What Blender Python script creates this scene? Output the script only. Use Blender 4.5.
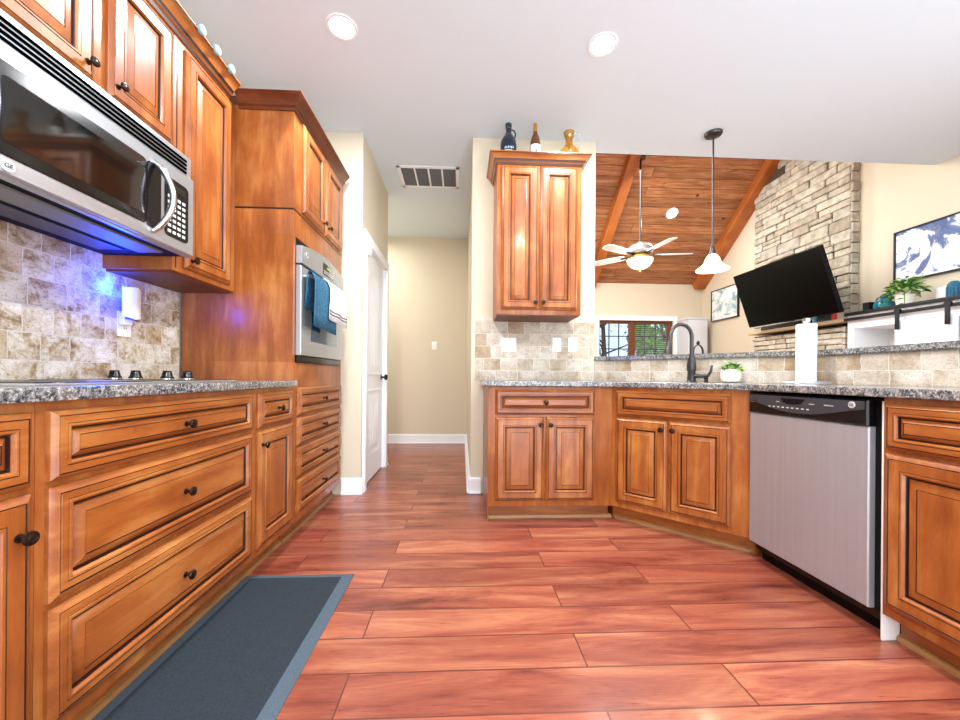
import bpy, bmesh, math, random
from mathutils import Vector, Matrix
random.seed(7)
S = bpy.context.scene
for o in list(bpy.data.objects): bpy.data.objects.remove(o)
C = S.collection
R = math.radians
PI = math.pi
# ------------------------------------------------------------------ camera
F = 385.0
cam = bpy.data.cameras.new('camera'); co = bpy.data.objects.new('camera', cam); C.objects.link(co)
cam.sensor_width = 36; cam.lens = F/960*36; cam.shift_y = 16/960; cam.clip_start = .02
co.location = (0, 0, .95)
co.rotation_mode = 'XYZ'
yaw = math.atan(18/F)
co.matrix_world = Matrix.Translation((0, 0, .95)) @ Matrix.Rotation(-yaw, 4, 'Z') @ Matrix.Rotation(R(90), 4, 'X') @ Matrix.Rotation(R(.45), 4, 'Z')
S.camera = co
# ------------------------------------------------------------------ view, world
S.view_settings.view_transform = 'Standard'; S.view_settings.look = 'None'
S.view_settings.gamma = 1; S.view_settings.use_curve_mapping = False
S.view_settings.exposure = 0.0
W = bpy.data.worlds.new('world'); S.world = W; W.use_nodes = True
bg = W.node_tree.nodes['Background']; bg.inputs[0].default_value = (.62, .78, 1, 1); bg.inputs[1].default_value = 1.5

def lamp(name, kind, loc, power, color=(1, 1, 1), size=.1, size_y=None, rot=(0, 0, 0), spot=None):
    l = bpy.data.lights.new(name, kind); l.energy = power; l.color = color
    if kind == 'AREA':
        l.size = size
        if size_y: l.shape = 'RECTANGLE'; l.size_y = size_y
        else: l.shape = 'DISK'
    elif kind != 'SUN': l.shadow_soft_size = size
    if kind == 'SPOT': l.spot_size = R(spot or 120); l.spot_blend = .6
    o = bpy.data.objects.new(name, l); C.objects.link(o); o.location = loc; o.rotation_euler = rot
    return o
COOL = (.93, .97, 1.0)
lamp('fill_behind', 'AREA', (1.0, -2.6, 1.5), 95, COOL, 4.2, 2.0, (R(90), 0, 0))  # added fill panel behind the camera, lifts the overall light
lamp('fill_dining', 'AREA', (4.1, .2, 1.5), 70, COOL, 2.4, 1.8, (0, R(90), 0))  # added fill panel in front of the solid right wall, no window there
lamp('fill_living', 'AREA', (1.3, 4.3, 3.2), 150, (1, .99, .97), 2.4, 1.4, (0, R(-25), 0))  # unseen fill panel added high in the living room to brighten it
lamp('hall_fill', 'AREA', (-1.5, 4.75, 2.8), 32, (1, .98, .95), .9)  # unseen lamp added to light the hallway
lamp('kitchen_soft_fill', 'AREA', (.5, .9, 2.85), 16, COOL, 2.2, 1.8)  # added soft fill below the kitchen ceiling, not a fitting
lamp('ceiling_fill', 'AREA', (1.2, -1.5, .3), 120, (.72, .87, 1), 3.0, 1.6, (R(158), 0, 0))  # fill added low behind the camera to brighten the ceiling
lamp('sun', 'SUN', (0, 0, 10), 6, (1, .96, .9), .01, None, (R(38), 0, R(-20)))
CANS = [(-.68, 2.17), (.80, 2.20), (-.55, .15), (.80, .15)]  # last two cans are unseen, added for more light near the camera

# ------------------------------------------------------------------ materials
def hexc(h):
    v = [int(h[i:i+2], 16)/255 for i in (0, 2, 4)]
    return tuple(((c+.055)/1.055)**2.4 if c > .04045 else c/12.92 for c in v)+(1,)
def mat(name, col, rough=.5, metal=0, emit=None, es=0, coat=0, trans=0, ior=1.45, spec=.5):
    m = bpy.data.materials.new(name); m.use_nodes = True
    b = m.node_tree.nodes['Principled BSDF']
    c = hexc(col) if isinstance(col, str) else tuple(col)+(1,)
    b.inputs['Base Color'].default_value = c; b.inputs['Roughness'].default_value = rough
    b.inputs['Metallic'].default_value = metal; b.inputs['Coat Weight'].default_value = coat
    b.inputs['Coat Roughness'].default_value = .12
    b.inputs['Transmission Weight'].default_value = trans; b.inputs['IOR'].default_value = ior
    b.inputs['Specular IOR Level'].default_value = spec
    if emit: b.inputs['Emission Color'].default_value = hexc(emit); b.inputs['Emission Strength'].default_value = es
    return m
class N:
    def __init__(s, m): s.m = m; s.t = m.node_tree; s.b = s.t.nodes['Principled BSDF']
    def n(s, typ, **kw):
        x = s.t.nodes.new(typ)
        for k, v in kw.items():
            if k in x.inputs: x.inputs[k].default_value = v
            else: setattr(x, k, v)
        return x
    def l(s, a, b): s.t.links.new(a, b)
    def coord(s, scale=(1, 1, 1), rot=(0, 0, 0), src='Object', loc=(0, 0, 0)):
        t = s.n('ShaderNodeTexCoord'); mp = s.n('ShaderNodeMapping')
        mp.inputs['Scale'].default_value = scale; mp.inputs['Rotation'].default_value = rot; mp.inputs['Location'].default_value = loc
        s.l(t.outputs[src], mp.inputs[0]); return mp.outputs[0]
    def noise(s, vec, scale, detail=4, rough=.5, dist=0):
        x = s.n('ShaderNodeTexNoise', Scale=scale, Detail=detail, Roughness=rough, Distortion=dist); s.l(vec, x.inputs['Vector']); return x
    def ramp(s, fac, stops, interp='LINEAR'):
        r = s.n('ShaderNodeValToRGB'); r.color_ramp.interpolation = interp
        e = r.color_ramp.elements
        while len(e) < len(stops): e.new(.5)
        for i, (p, c) in enumerate(stops):
            e[i].position = p; e[i].color = hexc(c) if isinstance(c, str) else (c, c, c, 1)
        s.l(fac, r.inputs[0]); return r.outputs[0]
    def mix(s, fac, a, b, typ='MIX'):
        x = s.n('ShaderNodeMix', data_type='RGBA', blend_type=typ)
        if isinstance(fac, float): x.inputs[0].default_value = fac
        else: s.l(fac, x.inputs[0])
        for i, v in ((6, a), (7, b)):
            if isinstance(v, str): x.inputs[i].default_value = hexc(v)
            else: s.l(v, x.inputs[i])
        return x.outputs[2]
    def bump(s, h, strength=.2, dist=.01):
        x = s.n('ShaderNodeBump'); x.inputs['Strength'].default_value = strength; x.inputs['Distance'].default_value = dist
        s.l(h, x.inputs['Height']); s.l(x.outputs[0], s.b.inputs['Normal'])
    def math(s, op, a, b=None):
        x = s.n('ShaderNodeMath', operation=op)
        for i, v in enumerate((a, b)):
            if v is None: continue
            if isinstance(v, (int, float)): x.inputs[i].default_value = v
            else: s.l(v, x.inputs[i])
        return x.outputs[0]

def cabinet_wood(name, stretch, dark='713512', mid='995423', light='b8793e', rough=.34):
    m = mat(name, mid, rough, coat=.12); g = N(m)
    info = g.n('ShaderNodeObjectInfo')
    t = g.n('ShaderNodeTexCoord'); add = g.n('ShaderNodeVectorMath', operation='ADD')
    sc = g.n('ShaderNodeVectorMath', operation='SCALE'); sc.inputs['Scale'].default_value = 1
    cx = g.n('ShaderNodeCombineXYZ'); g.l(g.math('MULTIPLY', info.outputs['Random'], 20.0), cx.inputs[0])
    g.l(g.math('MULTIPLY', info.outputs['Random'], 33.0), cx.inputs[2])
    g.l(t.outputs['Object'], add.inputs[0]); g.l(cx.outputs[0], add.inputs[1])
    mp = g.n('ShaderNodeMapping'); mp.inputs['Scale'].default_value = stretch; g.l(add.outputs[0], mp.inputs[0])
    n1 = g.noise(mp.outputs[0], 5, 6, .6, .4); n2 = g.noise(add.outputs[0], 3.2, 3, .5, .6)
    mp3 = g.n('ShaderNodeMapping'); mp3.inputs['Scale'].default_value = tuple(v*9 for v in stretch); g.l(add.outputs[0], mp3.inputs[0])
    n3 = g.noise(mp3.outputs[0], 6, 3, .7)
    f = g.math('ADD', g.math('MULTIPLY', n1.outputs[0], .5), g.math('MULTIPLY', n2.outputs[0], .38))
    f = g.math('ADD', f, g.math('MULTIPLY', n3.outputs[0], .12))
    col = g.ramp(f, [(.32, dark), (.5, mid), (.66, light)])
    vor = g.n('ShaderNodeTexVoronoi', Scale=4.5); g.l(add.outputs[0], vor.inputs['Vector'])
    kn = g.ramp(vor.outputs['Distance'], [(.015, 1.0), (.06, 0.0)])
    col = g.mix(g.math('MULTIPLY', kn, .45), col, '70350f')
    g.l(col, g.b.inputs['Base Color']); g.bump(n3.outputs[0], .04, .002)
    return m
M = {}
M['wood_v'] = cabinet_wood('cabinet_maple_upright_grain', (4, 4, .6))
M['wood_h'] = cabinet_wood('cabinet_maple_level_grain', (.6, 4, 4))
M['glaze'] = mat('dark_glaze', '2e1207', .4)
M['crown'] = cabinet_wood('crown_wood', (.6, .6, 4), '4a1e0e', '643018', '875030', .3)
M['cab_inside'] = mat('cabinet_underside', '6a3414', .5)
M['crown_light'] = cabinet_wood('crown_wood_light', (.6, .6, 4), '84441e', 'a4632f', 'c08a58', .3)
M['shoe'] = cabinet_wood('shoe_wood', (.6, .6, 4), '7a4f2c', '946639', 'ad7d4c', .45)
M['bronze'] = mat('oiled_bronze', '3a2c24', .3, .85)
M['bronze_grey'] = mat('faucet_bronze', '4c4a4b', .3, .8)
M['wall'] = mat('beige_paint', 'd4c9b2', .75)
g = N(M['wall']); nz = g.noise(g.coord(), 180, 2); g.bump(nz.outputs[0], .05, .002)
M['ceil'] = mat('ceiling_paint', 'dce8f0', .8)
g = N(M['ceil']); nz = g.noise(g.coord(), 60, 3); g.bump(nz.outputs[0], .08, .003)
M['white'] = mat('white_trim_paint', 'f2f3f5', .35)
M['plastic'] = mat('white_plastic', 'f3f1ec', .3)
M['void'] = mat('unlit_slot', '020202', 1, spec=0)
M['badge'] = mat('silver_badge', 'd5d7da', .4, .4)
M['black'] = mat('black_plastic', '0b0b0d', .25)
M['blackmat'] = mat('black_matte', '060607', .6, spec=.2)
M['charcoal'] = mat('charcoal_panel', '38393d', .3)
M['iron'] = mat('black_iron', '26272b', .5, .5)
M['chrome'] = mat('chrome', 'd8d8da', .15, 1)
M['glassblack'] = mat('black_glass', '050506', .05, 0, coat=.5, spec=.8)
M['screen'] = mat('screen', '010101', .45, spec=.1)
M['grey_glass'] = mat('oven_glass', '2b4d66', .12, .2, coat=.4)
def steel(name, col, stretch, rough=.28):
    m = mat(name, col, rough, .8); g = N(m); n = g.noise(g.coord(stretch), 8, 4, .6)
    g.l(g.ramp(n.outputs[0], [(.3, .30), (.7, .40)]), g.b.inputs['Roughness'])
    n2 = g.noise(g.coord(stretch), 2, 3); g.l(g.ramp(n2.outputs[0], [(.3, 'b4b8bd'), (.7, 'bcc0c5')]), g.b.inputs['Base Color'])
    return m
M['steel'] = steel('brushed_steel_level', 'c0c0c2', (1, 60, 60))
M['steel_v'] = steel('brushed_steel_upright', 'c0c0c2', (25, 25, .6)); M['steel_v'].node_tree.nodes['Principled BSDF'].inputs['Metallic'].default_value = .6
# floor laminate
def floor_mat():
    m = mat('red_laminate', 'a8553d', .22, coat=.25); g = N(m); v = g.coord(loc=(.35, .078, 0))
    b = g.n('ShaderNodeTexBrick', Scale=1.0); b.offset = .37; b.offset_frequency = 2; b.squash = 1
    b.inputs['Brick Width'].default_value = 1.22; b.inputs['Row Height'].default_value = .165
    b.inputs['Mortar Size'].default_value = .0032; b.inputs['Mortar Smooth'].default_value = .3; b.inputs['Bias'].default_value = 0
    b.inputs['Color1'].default_value = (0, 0, 0, 1); b.inputs['Color2'].default_value = (1, 1, 1, 1); b.inputs['Mortar'].default_value = (.5, .5, .5, 1)
    g.l(v, b.inputs['Vector'])
    off = g.n('ShaderNodeVectorMath', operation='ADD'); g.l(v, off.inputs[0])
    cx = g.n('ShaderNodeCombineXYZ'); g.l(g.math('MULTIPLY', b.outputs['Color'], 17.0), cx.inputs[0]); g.l(g.math('MULTIPLY', b.outputs['Color'], 9.0), cx.inputs[1]); g.l(cx.outputs[0], off.inputs[1])
    mp = g.n('ShaderNodeMapping'); mp.inputs['Scale'].default_value = (.5, 3.2, 1); g.l(off.outputs[0], mp.inputs[0])
    n1 = g.noise(mp.outputs[0], 2.6, 6, .62, .9)
    mp2 = g.n('ShaderNodeMapping'); mp2.inputs['Scale'].default_value = (3, 60, 1); g.l(off.outputs[0], mp2.inputs[0])
    n2 = g.noise(mp2.outputs[0], 3, 4, .7)
    f = g.math('ADD', g.math('MULTIPLY', n1.outputs[0], .78), g.math('MULTIPLY', n2.outputs[0], .22))
    col = g.ramp(f, [(.34, '642a22'), (.44, '8e4534'), (.54, 'a65c44'), (.66, 'c0805c')])
    tint = g.ramp(b.outputs['Color'], [(0, .74), (1, 1.0)])
    col = g.mix(1.0, col, tint, 'MULTIPLY')
    col = g.mix(g.math('MULTIPLY', b.outputs['Fac'], .8), col, '4a1a14')
    g.l(col, g.b.inputs['Base Color'])
    g.l(g.ramp(n2.outputs[0], [(.3, .26), (.7, .42)]), g.b.inputs['Roughness'])
    g.bump(g.math('SUBTRACT', n2.outputs[0], g.math('MULTIPLY', b.outputs['Fac'], 3.0)), .08, .003)
    return m
M['floor'] = floor_mat()
def plank_mat():
    m = mat('pine_ceiling_planks', 'a05a32', .45); g = N(m); v = g.coord()
    b = g.n('ShaderNodeTexBrick', Scale=1.0); b.offset = .43
    b.inputs['Brick Width'].default_value = 2.6; b.inputs['Row Height'].default_value = .14
    b.inputs['Mortar Size'].default_value = .003; b.inputs['Mortar Smooth'].default_value = .1
    b.inputs['Color1'].default_value = (0, 0, 0, 1); b.inputs['Color2'].default_value = (1, 1, 1, 1); b.inputs['Mortar'].default_value = (.5, .5, .5, 1)
    g.l(v, b.inputs['Vector'])
    off = g.n('ShaderNodeVectorMath', operation='ADD'); g.l(v, off.inputs[0])
    cx = g.n('ShaderNodeCombineXYZ'); g.l(g.math('MULTIPLY', b.outputs['Color'], 23.0), cx.inputs[0]); g.l(cx.outputs[0], off.inputs[1])
    mp = g.n('ShaderNodeMapping'); mp.inputs['Scale'].default_value = (.8, 9, 9); g.l(off.outputs[0], mp.inputs[0])
    n1 = g.noise(mp.outputs[0], 3, 6, .65, 1.0)
    col = g.ramp(n1.outputs[0], [(.3, '8c5230'), (.5, 'bd7d4e'), (.7, 'd8a273')])
    col = g.mix(1.0, col, g.ramp(b.outputs['Color'], [(0, .62), (1, 1.0)]), 'MULTIPLY')
    vo = g.n('ShaderNodeTexVoronoi', Scale=3.2); g.l(off.outputs[0], vo.inputs['Vector'])
    col = g.mix(g.ramp(vo.outputs['Distance'], [(.05, 1.0), (.12, 0.0)]), col, '3a1709')
    col = g.mix(b.outputs['Fac'], col, '2e1208'); g.l(col, g.b.inputs['Base Color'])
    return m
M['plank'] = plank_mat()
M['beam'] = cabinet_wood('pine_beam', (1, .5, 4), '8f4a20', 'ad6029', 'c27838', .5)
def granite():
    m = mat('speckled_granite', '8a8a8c', .15, coat=.4); g = N(m); v = g.coord()
    n1 = g.noise(v, 150, 3, .75); n2 = g.noise(v, 75, 3, .65); n3 = g.noise(v, 18, 3)
    base = g.ramp(n1.outputs[0], [(.45, '08090b'), (.51, '303238'), (.58, '787775'), (.65, 'c8c6c1')])
    b2 = g.ramp(n2.outputs[0], [(.40, '1c1e22'), (.5, '77797c'), (.62, 'c9c6c0')])
    col = g.mix(.5, base, b2); col = g.mix(.2, col, g.ramp(n3.outputs[0], [(.4, '50565e'), (.6, 'b9aea4')]))
    g.l(col, g.b.inputs['Base Color']); return m
M['granite'] = granite()
def tile_mat(name='travertine_tile', stops=[(.36, '7d6242'), (.43, 'b49e7c'), (.50, 'd9cebb'), (.60, 'f0ece3')], bw=.106):
    m = mat(name, 'c9b799', .5); g = N(m); v = g.coord(rot=(R(90), 0, 0))
    # local x along the wall, local z up -> brick x,y
    t = g.n('ShaderNodeTexCoord'); sp = g.n('ShaderNodeSeparateXYZ'); g.l(t.outputs['Object'], sp.inputs[0])
    cb = g.n('ShaderNodeCombineXYZ'); g.l(sp.outputs[0], cb.inputs[0]); g.l(sp.outputs[2], cb.inputs[1])
    vv = cb.outputs[0]
    nd = g.noise(vv, 30, 2); ad = g.n('ShaderNodeVectorMath', operation='ADD'); g.l(vv, ad.inputs[0])
    sc = g.n('ShaderNodeVectorMath', operation='SCALE'); sc.inputs['Scale'].default_value = .011; g.l(nd.outputs[1], sc.inputs[0]); g.l(sc.outputs[0], ad.inputs[1])
    b = g.n('ShaderNodeTexBrick', Scale=1.0); b.offset = .42; b.squash = 1.3; b.squash_frequency = 3
    b.inputs['Brick Width'].default_value = bw; b.inputs['Row Height'].default_value = .1
    b.inputs['Mortar Size'].default_value = .0022; b.inputs['Mortar Smooth'].default_value = .6
    b.inputs['Color1'].default_value = (0, 0, 0, 1); b.inputs['Color2'].default_value = (1, 1, 1, 1); b.inputs['Mortar'].default_value = (.5, .5, .5, 1)
    g.l(ad.outputs[0], b.inputs['Vector'])
    cx = g.n('ShaderNodeCombineXYZ'); g.l(g.math('MULTIPLY', b.outputs['Color'], 31.0), cx.inputs[2]); o2 = g.n('ShaderNodeVectorMath', operation='ADD'); g.l(vv, o2.inputs[0]); g.l(cx.outputs[0], o2.inputs[1])
    n1 = g.noise(o2.outputs[0], 9, 6, .65, .5); n2 = g.noise(o2.outputs[0], 60, 4, .7)
    f = g.math('ADD', g.math('MULTIPLY', n1.outputs[0], .7), g.math('MULTIPLY', n2.outputs[0], .3))
    col = g.ramp(f, stops)
    tint = g.ramp(b.outputs['Color'], [(0, 'cfb795'), (.3, 'ece6dc'), (.7, 'ffffff'), (1, 'e6dbc8')])
    col = g.mix(1.0, col, tint, 'MULTIPLY'); col = g.mix(b.outputs['Fac'], col, 'ddd6c8')
    pit = g.ramp(g.noise(vv, 130, 2, .5).outputs[0], [(.34, 1.0), (.40, 0.0)])
    col = g.mix(g.math('MULTIPLY', pit, .5), col, '6d5238')
    g.l(col, g.b.inputs['Base Color'])
    h = g.math('SUBTRACT', g.math('MULTIPLY', n2.outputs[0], .4), g.math('ADD', g.math('MULTIPLY', b.outputs['Fac'], 1.2), g.math('MULTIPLY', pit, .4)))
    g.bump(h, .5, .003); return m
M['tile'] = tile_mat()
M['tile_grey'] = tile_mat('grey_travertine_tile', [(.34, '9c8976'), (.42, 'b8a997'), (.52, 'cbc1b4'), (.64, 'dcd6cd')], .135)
def stone_mat():
    m = mat('ledge_stone', 'bcae98', .85); g = N(m); ge = g.n('ShaderNodeNewGeometry')
    col = g.ramp(ge.outputs['Random Per Island'], [(0, 'a89c88'), (.25, 'c2b7a2'), (.5, 'cfc7b5'), (.75, 'b8b1a3'), (1, 'd6ccb4')])
    n = g.noise(g.coord(), 14, 6, .6); n2 = g.noise(g.coord(), 5, 3)
    col = g.mix(g.ramp(n.outputs[0], [(.35, .55), (.62, 0.0)]), col, '6f6557')
    col = g.mix(g.ramp(n2.outputs[0], [(.55, 0.0), (.75, .45)]), col, 'd6cdb9')
    g.l(col, g.b.inputs['Base Color']); g.bump(n.outputs[0], .8, .02); return m
M['stone'] = stone_mat()
M['mortar'] = mat('stone_joint', '4d4335', .9)
M['cap'] = mat('stone_cap', 'cbb694', .7)
def mat_fabric(name, a, b, sc=500):
    m = mat(name, a, .9); g = N(m); n = g.noise(g.coord(), sc, 2); g.l(g.ramp(n.outputs[0], [(.35, a), (.65, b)]), g.b.inputs['Base Color'])
    g.bump(n.outputs[0], .4, .002); return m
M['rug'] = mat_fabric('charcoal_mat', '151d25', '2a353f'); M['rug_edge'] = mat_fabric('mat_edge', '3c4954', '515f6a')
M['towel_blue'] = mat_fabric('blue_towel', '21506c', '3a7391', 90); M['towel_white'] = mat_fabric('white_towel', 'e9e9ea', 'f8f8f8')
M['shiplap'] = mat('white_boards', 'eef0f2', .5)
M['bulb'] = mat('warm_bulb_glass', 'fff4e0', .4, emit='ffe2b4', es=2.6)
M['led'] = mat('led_lens', 'ffffff', .4, emit='f2f8ff', es=22)
M['leaf'] = mat('leaf_green', '3f7a2c', .45); M['leaf_var'] = mat('leaf_cream', 'b9cf7a', .45)
M['leaf_tree'] = mat('tree_leaf', '4f8f2f', .7); M['bark'] = mat('bark', '3a2a20', .9)
M['pot'] = mat('cream_ceramic', 'f1eddc', .3)
M['teal'] = mat('teal_glass', '1f9db8', .08, trans=.5); M['blueglass'] = mat('blue_glass', '5fb4cc', .1, trans=.3)
M['navy'] = mat('navy_glass', '0d1626', .08, coat=.5); M['brownglass'] = mat('amber_brown_glass', '5a3412', .08, trans=.3, coat=.4)
M['foil'] = mat('gold_foil', 'b98a3c', .35, .6); M['amber'] = mat('amber_glass', 'cf9a3c', .08, trans=.8)
M['clear'] = mat('clear_glass', 'f2f2f0', .05, trans=.9)
M['label'] = mat('paper_label', 'f2f0ea', .6); M['ink'] = mat('label_ink', '28452f', .6); M['lightblue'] = mat('pale_blue_print', '8fb9c8', .5)
M['paper'] = mat('paper_towel', 'fbfbfb', .9); M['cork'] = mat('cork', '8d6c3f', .8)
M['green_led'] = mat('green_display', '0a1a0a', .3, emit='9ad84a', es=1.2)
M['red'] = mat('red_plastic', 'd8463c', .4); M['cyan'] = mat('cyan_plastic', '35b6d6', .4)
M['window_wood'] = mat('dark_window_wood', '6b3a18', .5); M['blind'] = mat('blind_slat', 'cfd2d6', .5); M['muntin'] = mat('dark_muntin', '2f2a26', .6)
M['grass'] = mat('grass', '4d7a30', .9)
M['filter'] = mat('metal_mesh_filter', '8d8f86', .5, .6)
M['grille'] = mat('return_grille', '6f7072', .7)
M['cream_print'] = mat('silver_print', 'c9c9c4', .5)
M['bluelight'] = mat('blue_glow', '2040ff', .4, emit='1e3cff', es=2.5)
def art_mat(name, sc, off, stops):
    m = mat(name, 'ffffff', .6); g = N(m); v = g.coord(loc=off); n = g.noise(v, sc, 6, .62, 1.3)
    n2 = g.noise(v, sc*.6, 3, .5, 2.5)
    c = g.ramp(n.outputs[0], stops); c = g.mix(g.ramp(n2.outputs[0], [(.49, 0.0), (.505, .75), (.52, 0.0)]), c, '8a8478')
    g.l(c, g.b.inputs['Base Color']); return m
M['art'] = art_mat('marbled_blue_print', 2.6, (3.1, 1.2, .4), [(.46, 'f3f4f8'), (.52, 'dfe4ef'), (.545, '6477a3'), (.62, '4a5d8c')])
M['art2'] = art_mat('pale_landscape_print', 5.5, (.2, 4.2, .7), [(.46, 'f2f5f4'), (.55, 'cfe0e2'), (.62, '8fb0b8')])

# ------------------------------------------------------------------ mesh helpers
class MB:
    def __init__(s): s.v = []; s.f = []; s.m = []; s.mats = []
    def mi(s, m):
        if m not in s.mats: s.mats.append(m)
        return s.mats.index(m)
    def add(s, vs, fs, m, mtx=None):
        o = len(s.v); s.v += [tuple((mtx @ Vector(p)) if mtx else p) for p in vs]
        i = s.mi(m)
        for f in fs: s.f.append(tuple(o+k for k in f)); s.m.append(i)
        return s
    def frombm(s, bm, m, mtx=None):
        bm.verts.ensure_lookup_table(); bm.verts.index_update()
        s.add([v.co.copy() for v in bm.verts], [[v.index for v in f.verts] for f in bm.faces], m, mtx); bm.free(); return s
    def box(s, x0, x1, y0, y1, z0, z1, m='wood_v', bev=0, mtx=None, seg=2):
        bm = bmesh.new(); bmesh.ops.create_cube(bm, size=1)
        for v in bm.verts:
            v.co = Vector(((x0+x1)/2+v.co.x*(x1-x0), (y0+y1)/2+v.co.y*(y1-y0), (z0+z1)/2+v.co.z*(z1-z0)))
        if bev: bmesh.ops.bevel(bm, geom=bm.edges[:], offset=bev, segments=seg, affect='EDGES', profile=.6)
        return s.frombm(bm, m, mtx)
    def prism(s, pts, z0, z1, m, mtx=None, bev=0):
        bm = bmesh.new(); vs = [bm.verts.new((p[0], p[1], z0)) for p in pts]; f = bm.faces.new(vs)
        r = bmesh.ops.extrude_face_region(bm, geom=[f])
        for e in r['geom']:
            if isinstance(e, bmesh.types.BMVert): e.co.z = z1
        if bev: bmesh.ops.bevel(bm, geom=[e for e in bm.edges if abs(e.verts[0].co.z-e.verts[1].co.z) < 1e-6], offset=bev, segments=2, affect='EDGES')
        return s.frombm(bm, m, mtx)
    def lathe(s, prof, m, loc=(0, 0, 0), mtx=None, n=24, sx=1, sy=1):
        vs = []; fs = []; k = len(prof)
        for (r, z) in prof:
            for i in range(n):
                a = 2*PI*i/n; vs.append((loc[0]+r*math.cos(a)*sx, loc[1]+r*math.sin(a)*sy, loc[2]+z))
        for j in range(k-1):
            for i in range(n): a = j*n+i; b = j*n+(i+1) % n; fs.append((a, b, b+n, a+n))
        fs.append(tuple(reversed(range(n)))); fs.append(tuple(range((k-1)*n, k*n)))
        return s.add(vs, fs, m, mtx)
    def cyl(s, p0, p1, r, m, n=16, r1=None):
        p0 = Vector(p0); p1 = Vector(p1); d = p1-p0
        q = Vector((0, 0, 1)).rotation_difference(d.normalized()).to_matrix().to_4x4()
        return s.lathe([(r, 0), (r if r1 is None else r1, d.length)], m, mtx=Matrix.Translation(p0) @ q, n=n)
    def tube(s, path, r, m, n=10):
        P = [Vector(p) for p in path]; vs = []; fs = []; rr = r if isinstance(r, (list, tuple)) else [r]*len(P)
        up = Vector((0, 0, 1)); t0 = (P[1]-P[0]).normalized()
        if abs(t0.dot(up)) > .95: up = Vector((1, 0, 0))
        u = t0.cross(up).normalized()
        for i, p in enumerate(P):
            t = (P[min(i+1, len(P)-1)]-P[max(i-1, 0)]).normalized()
            u = (u-t*u.dot(t)).normalized(); w = t.cross(u)
            for k in range(n): a = 2*PI*k/n; vs.append(p+(u*math.cos(a)+w*math.sin(a))*rr[i])
        for i in range(len(P)-1):
            for k in range(n): a = i*n+k; b = i*n+(k+1) % n; fs.append((a, b, b+n, a+n))
        fs.append(tuple(reversed(range(n)))); fs.append(tuple(range((len(P)-1)*n, len(P)*n)))
        return s.add(vs, fs, m)
    def rings(s, outline, rs, m_c):
        """outline(inset)->list of (x,z); rs: (inset, y, material)"""
        vs = []; n = 0; prev = None; L = []
        for (ins, y, m) in rs:
            pts = outline(ins); n = len(pts); L.append(([(p[0], y, p[1]) for p in pts], m))
        for j in range(1, len(L)):
            a, b = L[j-1][0], L[j][0]
            s.add(a+b, [(k, (k+1) % n, n+(k+1) % n, n+k) for k in range(n)], L[j][1])
        s.add(L[-1][0], [tuple(range(n))], m_c); s.add(L[0][0], [tuple(reversed(range(n)))], L[0][1]); return s
    def build(s, name, parent=None, smooth=True, loc=None, rotz=0):
        me = bpy.data.meshes.new(name); me.from_pydata(s.v, [], s.f)
        for m in s.mats: me.materials.append(M[m])
        me.polygons.foreach_set('material_index', s.m)
        bm = bmesh.new(); bm.from_mesh(me); bmesh.ops.remove_doubles(bm, verts=bm.verts, dist=1e-6) if len(s.v) < 60000 else None
        bmesh.ops.recalc_face_normals(bm, faces=bm.faces); bm.to_mesh(me); bm.free()
        if smooth: me.shade_smooth(); me.set_sharp_from_angle(angle=R(32))
        o = bpy.data.objects.new(name, me); C.objects.link(o)
        if parent: o.parent = parent
        if loc: o.location = loc
        o.rotation_euler[2] = rotz
        return o
def tag(o, label, cat, group=None, kind=None):
    if label: o['label'] = label
    if cat: o['category'] = cat
    if group: o['group'] = group
    if kind: o['kind'] = kind
    return o
def thing(name, label, cat, loc=(0, 0, 0), rotz=0, group=None):
    o = bpy.data.objects.new(name, None); C.objects.link(o); o.location = loc; o.rotation_euler[2] = rotz
    o.empty_display_size = .1
    return tag(o, label, cat, group)
def struct(o, label, cat='structure'): return tag(o, label, cat, None, 'structure')
def text_part(txt, name, parent, size, mtx, m, ext=.0006):
    cu = bpy.data.curves.new('t', 'FONT'); cu.body = txt; cu.size = size; cu.extrude = ext; cu.align_x = 'CENTER'; cu.align_y = 'CENTER'
    to = bpy.data.objects.new('t', cu); C.objects.link(to)
    me = bpy.data.meshes.new_from_object(to.evaluated_get(bpy.context.evaluated_depsgraph_get()))
    bpy.data.objects.remove(to)
    me.materials.clear(); me.materials.append(M[m]); me.transform(mtx)
    o = bpy.data.objects.new(name, me); C.objects.link(o); o.parent = parent; return o

# ------------------------------------------------------------------ the room
CZ = 2.88; XL = -1.57; XR = 4.25; YB = -2.8; YF = 6.65; PY = 3.12; PX0 = .073; PX1 = 1.085; HY = 5.42
EZ = 2.60; SL = .784; RY = 4.70; RZ = EZ+SL*(YF-RY)
def sbox(name, label, boxes, m='wall', cat='wall'):
    b = MB()
    for a in boxes: b.box(*a, m)
    return struct(b.build(name, smooth=False), label, cat)
sbox('floor', 'glossy red-brown wood plank floor', [(-2.3, XR+.1, YB-.1, YF+.1, -.1, 0)], 'floor', 'floor')
sbox('ceiling', 'flat off-white ceiling over the kitchen and hall', [(XL-.1, XR+.1, YB-.1, 3.27, CZ, CZ+.1), (-2.3, PX0+.12, 3.27, HY+.1, CZ, CZ+.1)], 'ceil', 'ceiling')
sbox('wall_left', 'beige wall behind the cooktop run', [(XL-.1, XL, YB, 3.11, 0, CZ)])
sbox('wall_pantry', 'beige wall with the white pantry door', [(XL-.1, -.80, 3.11, 3.21, 0, CZ), (-.90, -.80, 3.21, 4.025, 2.06, CZ), (-.90, -.80, 4.025, 4.14, 0, CZ), (-2.3, -.90, 4.04, 4.14, 0, CZ), (-1.0, -.93, 3.21, 4.04, 0, 2.06)])
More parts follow.
